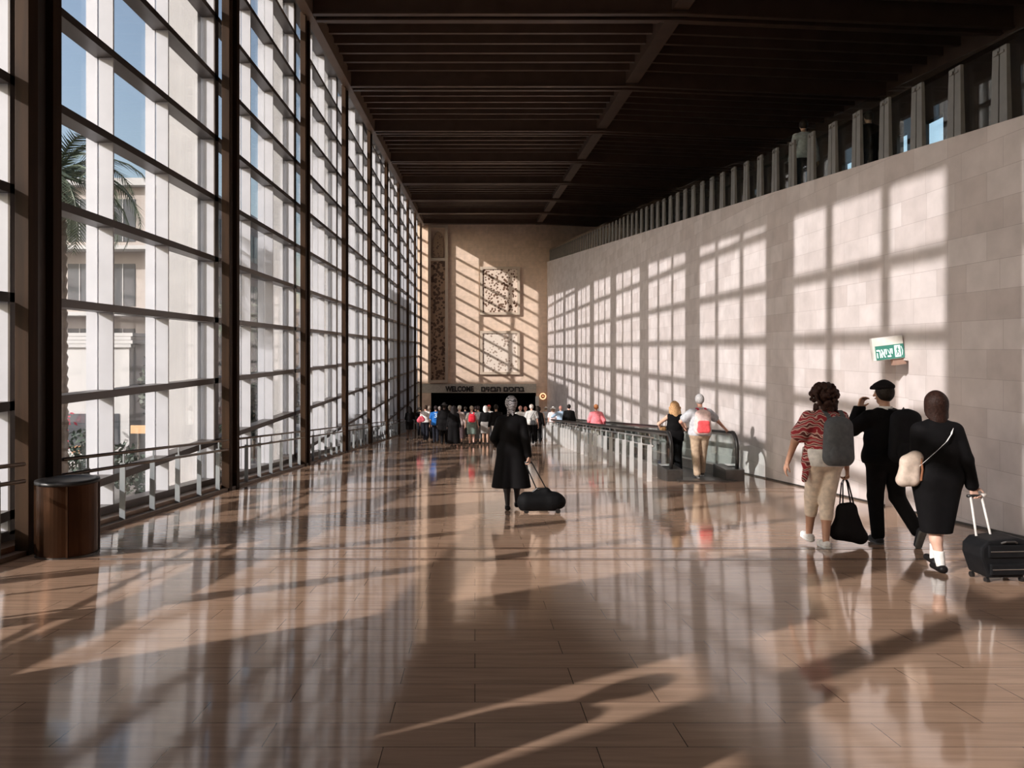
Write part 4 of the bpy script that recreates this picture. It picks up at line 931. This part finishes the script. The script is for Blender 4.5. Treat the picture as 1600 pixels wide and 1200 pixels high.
# two walkers left of the camera, out of the frame, whose shadows fall across the floor
person('person in dark clothes left of the view, outside the frame', -2.55, 1.72, 1.74, 0, cell=.018, fat=1.1, top=('long',DNAVY,.88,.03), legs=('trousers',DGREY,.05,.02))
person('person in a dark grey coat outside the frame, closest to the camera', -1.75, 1.55, 1.74, 0.1, cell=.018, fat=1.1, top=('long',DGREY,.80,.03), legs=('trousers',DNAVY,.05,.02))
# ------------------------------------------------------------------ outside the glass
def eg(Y): return EYE-1.9-.085*Y
pave=mat('pale outdoor paving', (.24,.22,.20), .8, 0, .2, .5)
gr=MB().ybar(-70,-5.3,-40,150,lambda y: eg(y)-.3, eg).build('ground', pave); tag(gr, kind='structure')
lm=mat('dark green foliage', (.035,.055,.035), .6, 0, .4, 3); lm2=mat('grey green palm leaf', (.12,.15,.10), .5, 0, .3, 3)
bark=mat('grey brown bark', (.16,.12,.09), .9, 0, .3, 6, bump=.5)
def palm(X,Y,h,label,seed,fl=2.6,nf=26):
    r=random.Random(seed); c=empty('palm_tree',(X,Y,eg(Y)),0,label,'palm tree','palms outside the glass')
    prof=[]; n=int(h/.22)
    for i in range(n):
        z=h*i/n; rr=.21-.05*z/h; prof+=[(rr,z),(rr+.03,z+.15)]
    MB().lathe(prof,n=14).build('trunk',bark,c,smooth=True)
    m_=MB(); 
    for i in range(nf):
        az=2*math.pi*i*.382+r.uniform(-.2,.2); el=r.uniform(-.35,1.25); d=Vector((math.cos(az),math.sin(az),0)); L_=fl*r.uniform(.8,1.1)
        pts=[]; p=Vector((0,0,h)); a=el
        for j in range(9):
            pts.append(p.copy()); p=p+(d*math.cos(a)+Vector((0,0,math.sin(a))))*L_/8; a-=.19+.03*j
        m_.tube(pts,[.03-.0032*j for j in range(9)],5)
        side=Vector((-d.y,d.x,0))
        for j in range(34):
            t=.12+.86*j/34; f=t*8; k_=min(7,int(f)); q=pts[k_].lerp(pts[k_+1],f-k_); dr=(pts[k_+1]-pts[k_]).normalized()
            ll=.50*math.sin(math.pi*min(1,t*.9+.12))**.6
            for sg in (-1,1):
                e=q+(side*sg*.75+dr*.6+Vector((0,0,-.25+.25*r.random()))).normalized()*ll; wv=dr*.022
                m_.add([q-wv,q+wv,e+Vector((0,0,-.04))],[(0,1,2)])
    m_.build('crown',lm2,c)
    return c
palm(-8.5,15.6,eg(0)*0+ (3.5+EYE-eg(15.6)),'tall palm tree outside the nearest windows, fronds against the sky',2,fl=2.3,nf=30)
palm(-11.2,36,6.0,'smaller palm outside behind the second window bay',5,nf=20)
palm(-12.0,47,6.5,'distant palm outside the third window bay',9,nf=18)
def leafy(X,Y,h,rad,label,seed,n=1400):
    r=random.Random(seed); c=empty('tree',(X,Y,eg(Y)),0,label,'tree','leafy trees outside the glass')
    MB().tube([(0,0,0),(0.05,0,h*.3),(0,.05,h*.6)],[.14,.11,.06],8).build('trunk',bark,c,smooth=True)
    m_=MB()
    for i in range(n):
        th=r.uniform(0,2*math.pi); ph=math.acos(r.uniform(-1,1)); rr=rad*r.uniform(.45,1)**.5*(1+.18*math.sin(3*th+seed)*math.sin(2*ph))
        p=Vector((rr*math.sin(ph)*math.cos(th),rr*math.sin(ph)*math.sin(th),h-rad*.9+rr*1.15*math.cos(ph)))
        a=Vector((r.gauss(0,1),r.gauss(0,1),r.gauss(0,1))).normalized(); b=a.cross(Vector((r.gauss(0,1),r.gauss(0,1),r.gauss(0,1)))).normalized(); sz=r.uniform(.10,.22)
        m_.add([p-a*sz,p+b*sz*.5,p+a*sz,p-b*sz*.5],[(0,1,2,3)])
    m_.build('foliage',lm,c); return c
WHERE=['beyond the first window bay','just right of the first window bay','beyond the second bay','beyond the third bay','beyond the fourth bay','beyond the fifth bay','far along the glass wall','farthest along the glass wall']
for i,(X,Y,h,rad) in enumerate([(-10.4,27,4.2,1.3),(-9.5,33,3.4,1.2),(-10.5,40,4.2,1.5),(-9.2,46,4.0,1.4),(-9.8,55,4.4,1.6),(-9.5,64,4.2,1.5),(-10,76,4.5,1.7),(-10.5,90,5,2.0)]):
    leafy(X,Y,h,rad,'round dark leafy tree outside, '+WHERE[i],i+20)
def slabbox(m_,x0,x1,y0,y1,z0,z1): m_.box(x0,x1,y0,y1,z0,z1)
bw=mat('cream rendered wall',(.44,.385,.35),.8,0,.06,.6); bwh=mat('white rendered wall',(.52,.51,.50),.7,0,.04,.6); bd=mat('dark window panel',(.07,.075,.085),.3,0,.2,1)  # plain dark tone for the windows and the windscreen
def block(X0,X1,Y0_,Y1_,top,label,floors,mt,nx=6):
    c=empty('building',((X0+X1)/2,(Y0_+Y1_)/2,eg(Y0_)-.5),0,label,'building')
    o=c.location; h=top-o.z; w2=(X1-X0)/2; d2=(Y1_-Y0_)/2
    MB().box(-w2,w2,-d2,d2,0,h).build('wall',mt,c)
    MB().box(-w2-.3,w2+.3,-d2-.5,d2+.3,h,h+.35).build('roof_edge',bwh,c)
    for f in range(floors):
        z=h-(f+1)*3.2
        if z<.5: break
        MB().box(-w2-.1,w2+.1,-d2-1.1,-d2,z,z+.18).build('balcony',bwh,c)
        for j in range(nx):
            x=-w2+(j+.5)*2*w2/nx; fr=MB().box(x-.28*2*w2/nx,x+.28*2*w2/nx,-d2-.03,-d2+.05,z+.5,z+2.6).build('window',bd,c)
            MB().box(x-.02,x+.02,-d2-.06,-d2-.03,z+.5,z+2.6).build('glazing_bar',bwh,fr)
        for j in range(int(2*d2/3.2)):
            y=-d2+(j+.5)*3.2; fr=MB().box(w2-.05,w2+.03,y-.9,y+.9,z+.7,z+2.4).build('window',bd,c); MB().box(w2+.03,w2+.06,y-.02,y+.02,z+.7,z+2.4).build('glazing_bar',bwh,fr)
    return c
block(-27,-14.2,38,52,EYE+8.0,'pale building with white balcony slabs seen behind the palm',3,bw)
block(-46,-24,60,110,EYE+5.0,'long cream building far behind the trees',3,bwh,10)
block(-60,-40,5,50,EYE+4.0,'low cream building far to the left outside',2,bwh,8)
# kiosk with scalloped ends
c=empty('kiosk',(-13.4,28,eg(28)),0,'white kiosk with a stepped cornice outside the first window bay','kiosk')
hb_=EYE+.55-eg(28)
MB().box(-1.25,1.25,-1,1,0,hb_-.5).build('wall',bwh,c)
for i,dz_ in enumerate((0,.13,.26,.39)): MB().box(-1.35-.06*(i%2),1.35+.06*(i%2),-1.1,1.1,hb_-.5+dz_,hb_-.5+dz_+.12).build('cornice',bwh,c)
MB().box(-.9,.9,-1.03,-.99,.9,2.0).build('window',bd,c)
# minibus
c=empty('minibus',(-13.6,32.6,eg(32.6)),0,'white minibus parked outside beyond the handrail','vehicle')
q=MB().hexa([(-.95,-2.2,.35),(.95,-2.2,.35),(.95,2.4,.35),(-.95,2.4,.35),(-.85,-1.9,2.2),(.85,-1.9,2.2),(.85,2.3,2.2),(-.85,2.3,2.2)]); q.build('body',mat('white vehicle paint',(.75,.75,.76),.25,0,.02),c,bevel=.12,seg=3)
MB().hexa([(-.80,-2.13,1.25),(.80,-2.13,1.25),(.80,-2.05,1.25),(-.80,-2.05,1.25),(-.74,-1.99,1.95),(.74,-1.99,1.95),(.74,-1.9,1.95),(-.74,-1.9,1.95)]).build('windscreen',bd,c)
for x in (-.82,.82):
    for y in (-1.4,1.5): MB().tube([(x-.1,y,.34),(x+.1,y,.34)],.34,16).build('wheel',M['rubber'],c)
for x in (-.65,.65): MB().box(x-.15,x+.15,-2.24,-2.16,.75,.95).build('headlamp',M['steel'],c)
osm=mat('pale orange sign face',(.75,.42,.22),.6,0,.05)
for (X,Y,z,lb) in ((-13.4,26.0,EYE-3.42,'pale orange sign on a pole outside, low left beside the minibus'),(-10.6,24.2,EYE-2.55,'pale orange sign on a pole outside, right of the minibus')):
    c=empty('pole_sign',(X,Y,eg(Y)),0,lb,'sign'); zz=z-eg(Y); 
    MB().tube([(0,0,0),(0,0,max(zz,.3))],.03,8).build('pole',M['steel'],c); MB().box(-.24,.24,-.03,.0,max(zz-.12,.3),max(zz+.14,.56)).build('panel',osm,c,bevel=.01)
def bush(X,Y,h,label,mt,seed):
    r=random.Random(seed); m_=MB()
    for i in range(260):
        p=Vector((r.gauss(0,.28),r.gauss(0,.28),h*r.random())); a=Vector((r.gauss(0,1),r.gauss(0,1),r.gauss(0,1))).normalized(); b=a.orthogonal().normalized(); s_=.09
        m_.add([p-a*s_,p+b*s_*.5,p+a*s_,p-b*s_*.5],[(0,1,2,3)])
    o=m_.build('flower_bush',mt); o.location=(X,Y,eg(Y)); tag(o,label,'bush'); return o
bush(-14.0,27.0+-1.6,2.05,'pink-red flowering bush outside the first window bay',mat('pink red petals',(.75,.10,.14),.6),4)
bush(-10.4,29,1.3,'low green bush outside, right of the orange sign',lm,5)

for i,(X,Y,h_) in enumerate(((-9.6,20.5,1.1),(-8.1,18.4,.9),(-7.4,21.5,1.2),(-12.3,24.0,1.4),(-11.0,22.0,1.0),(-8.6,25.5,1.5),(-7.2,27.5,1.4),(-7.8,36,1.6))):
    bush(X,Y,h_,'dark green bush outside, '+('lowest behind the handrail','close outside the first bay','outside right of the first bay','tall one left of the orange sign','low one between the orange signs','outside behind the second column','outside the second bay','outside the third bay')[i],lm,30+i)
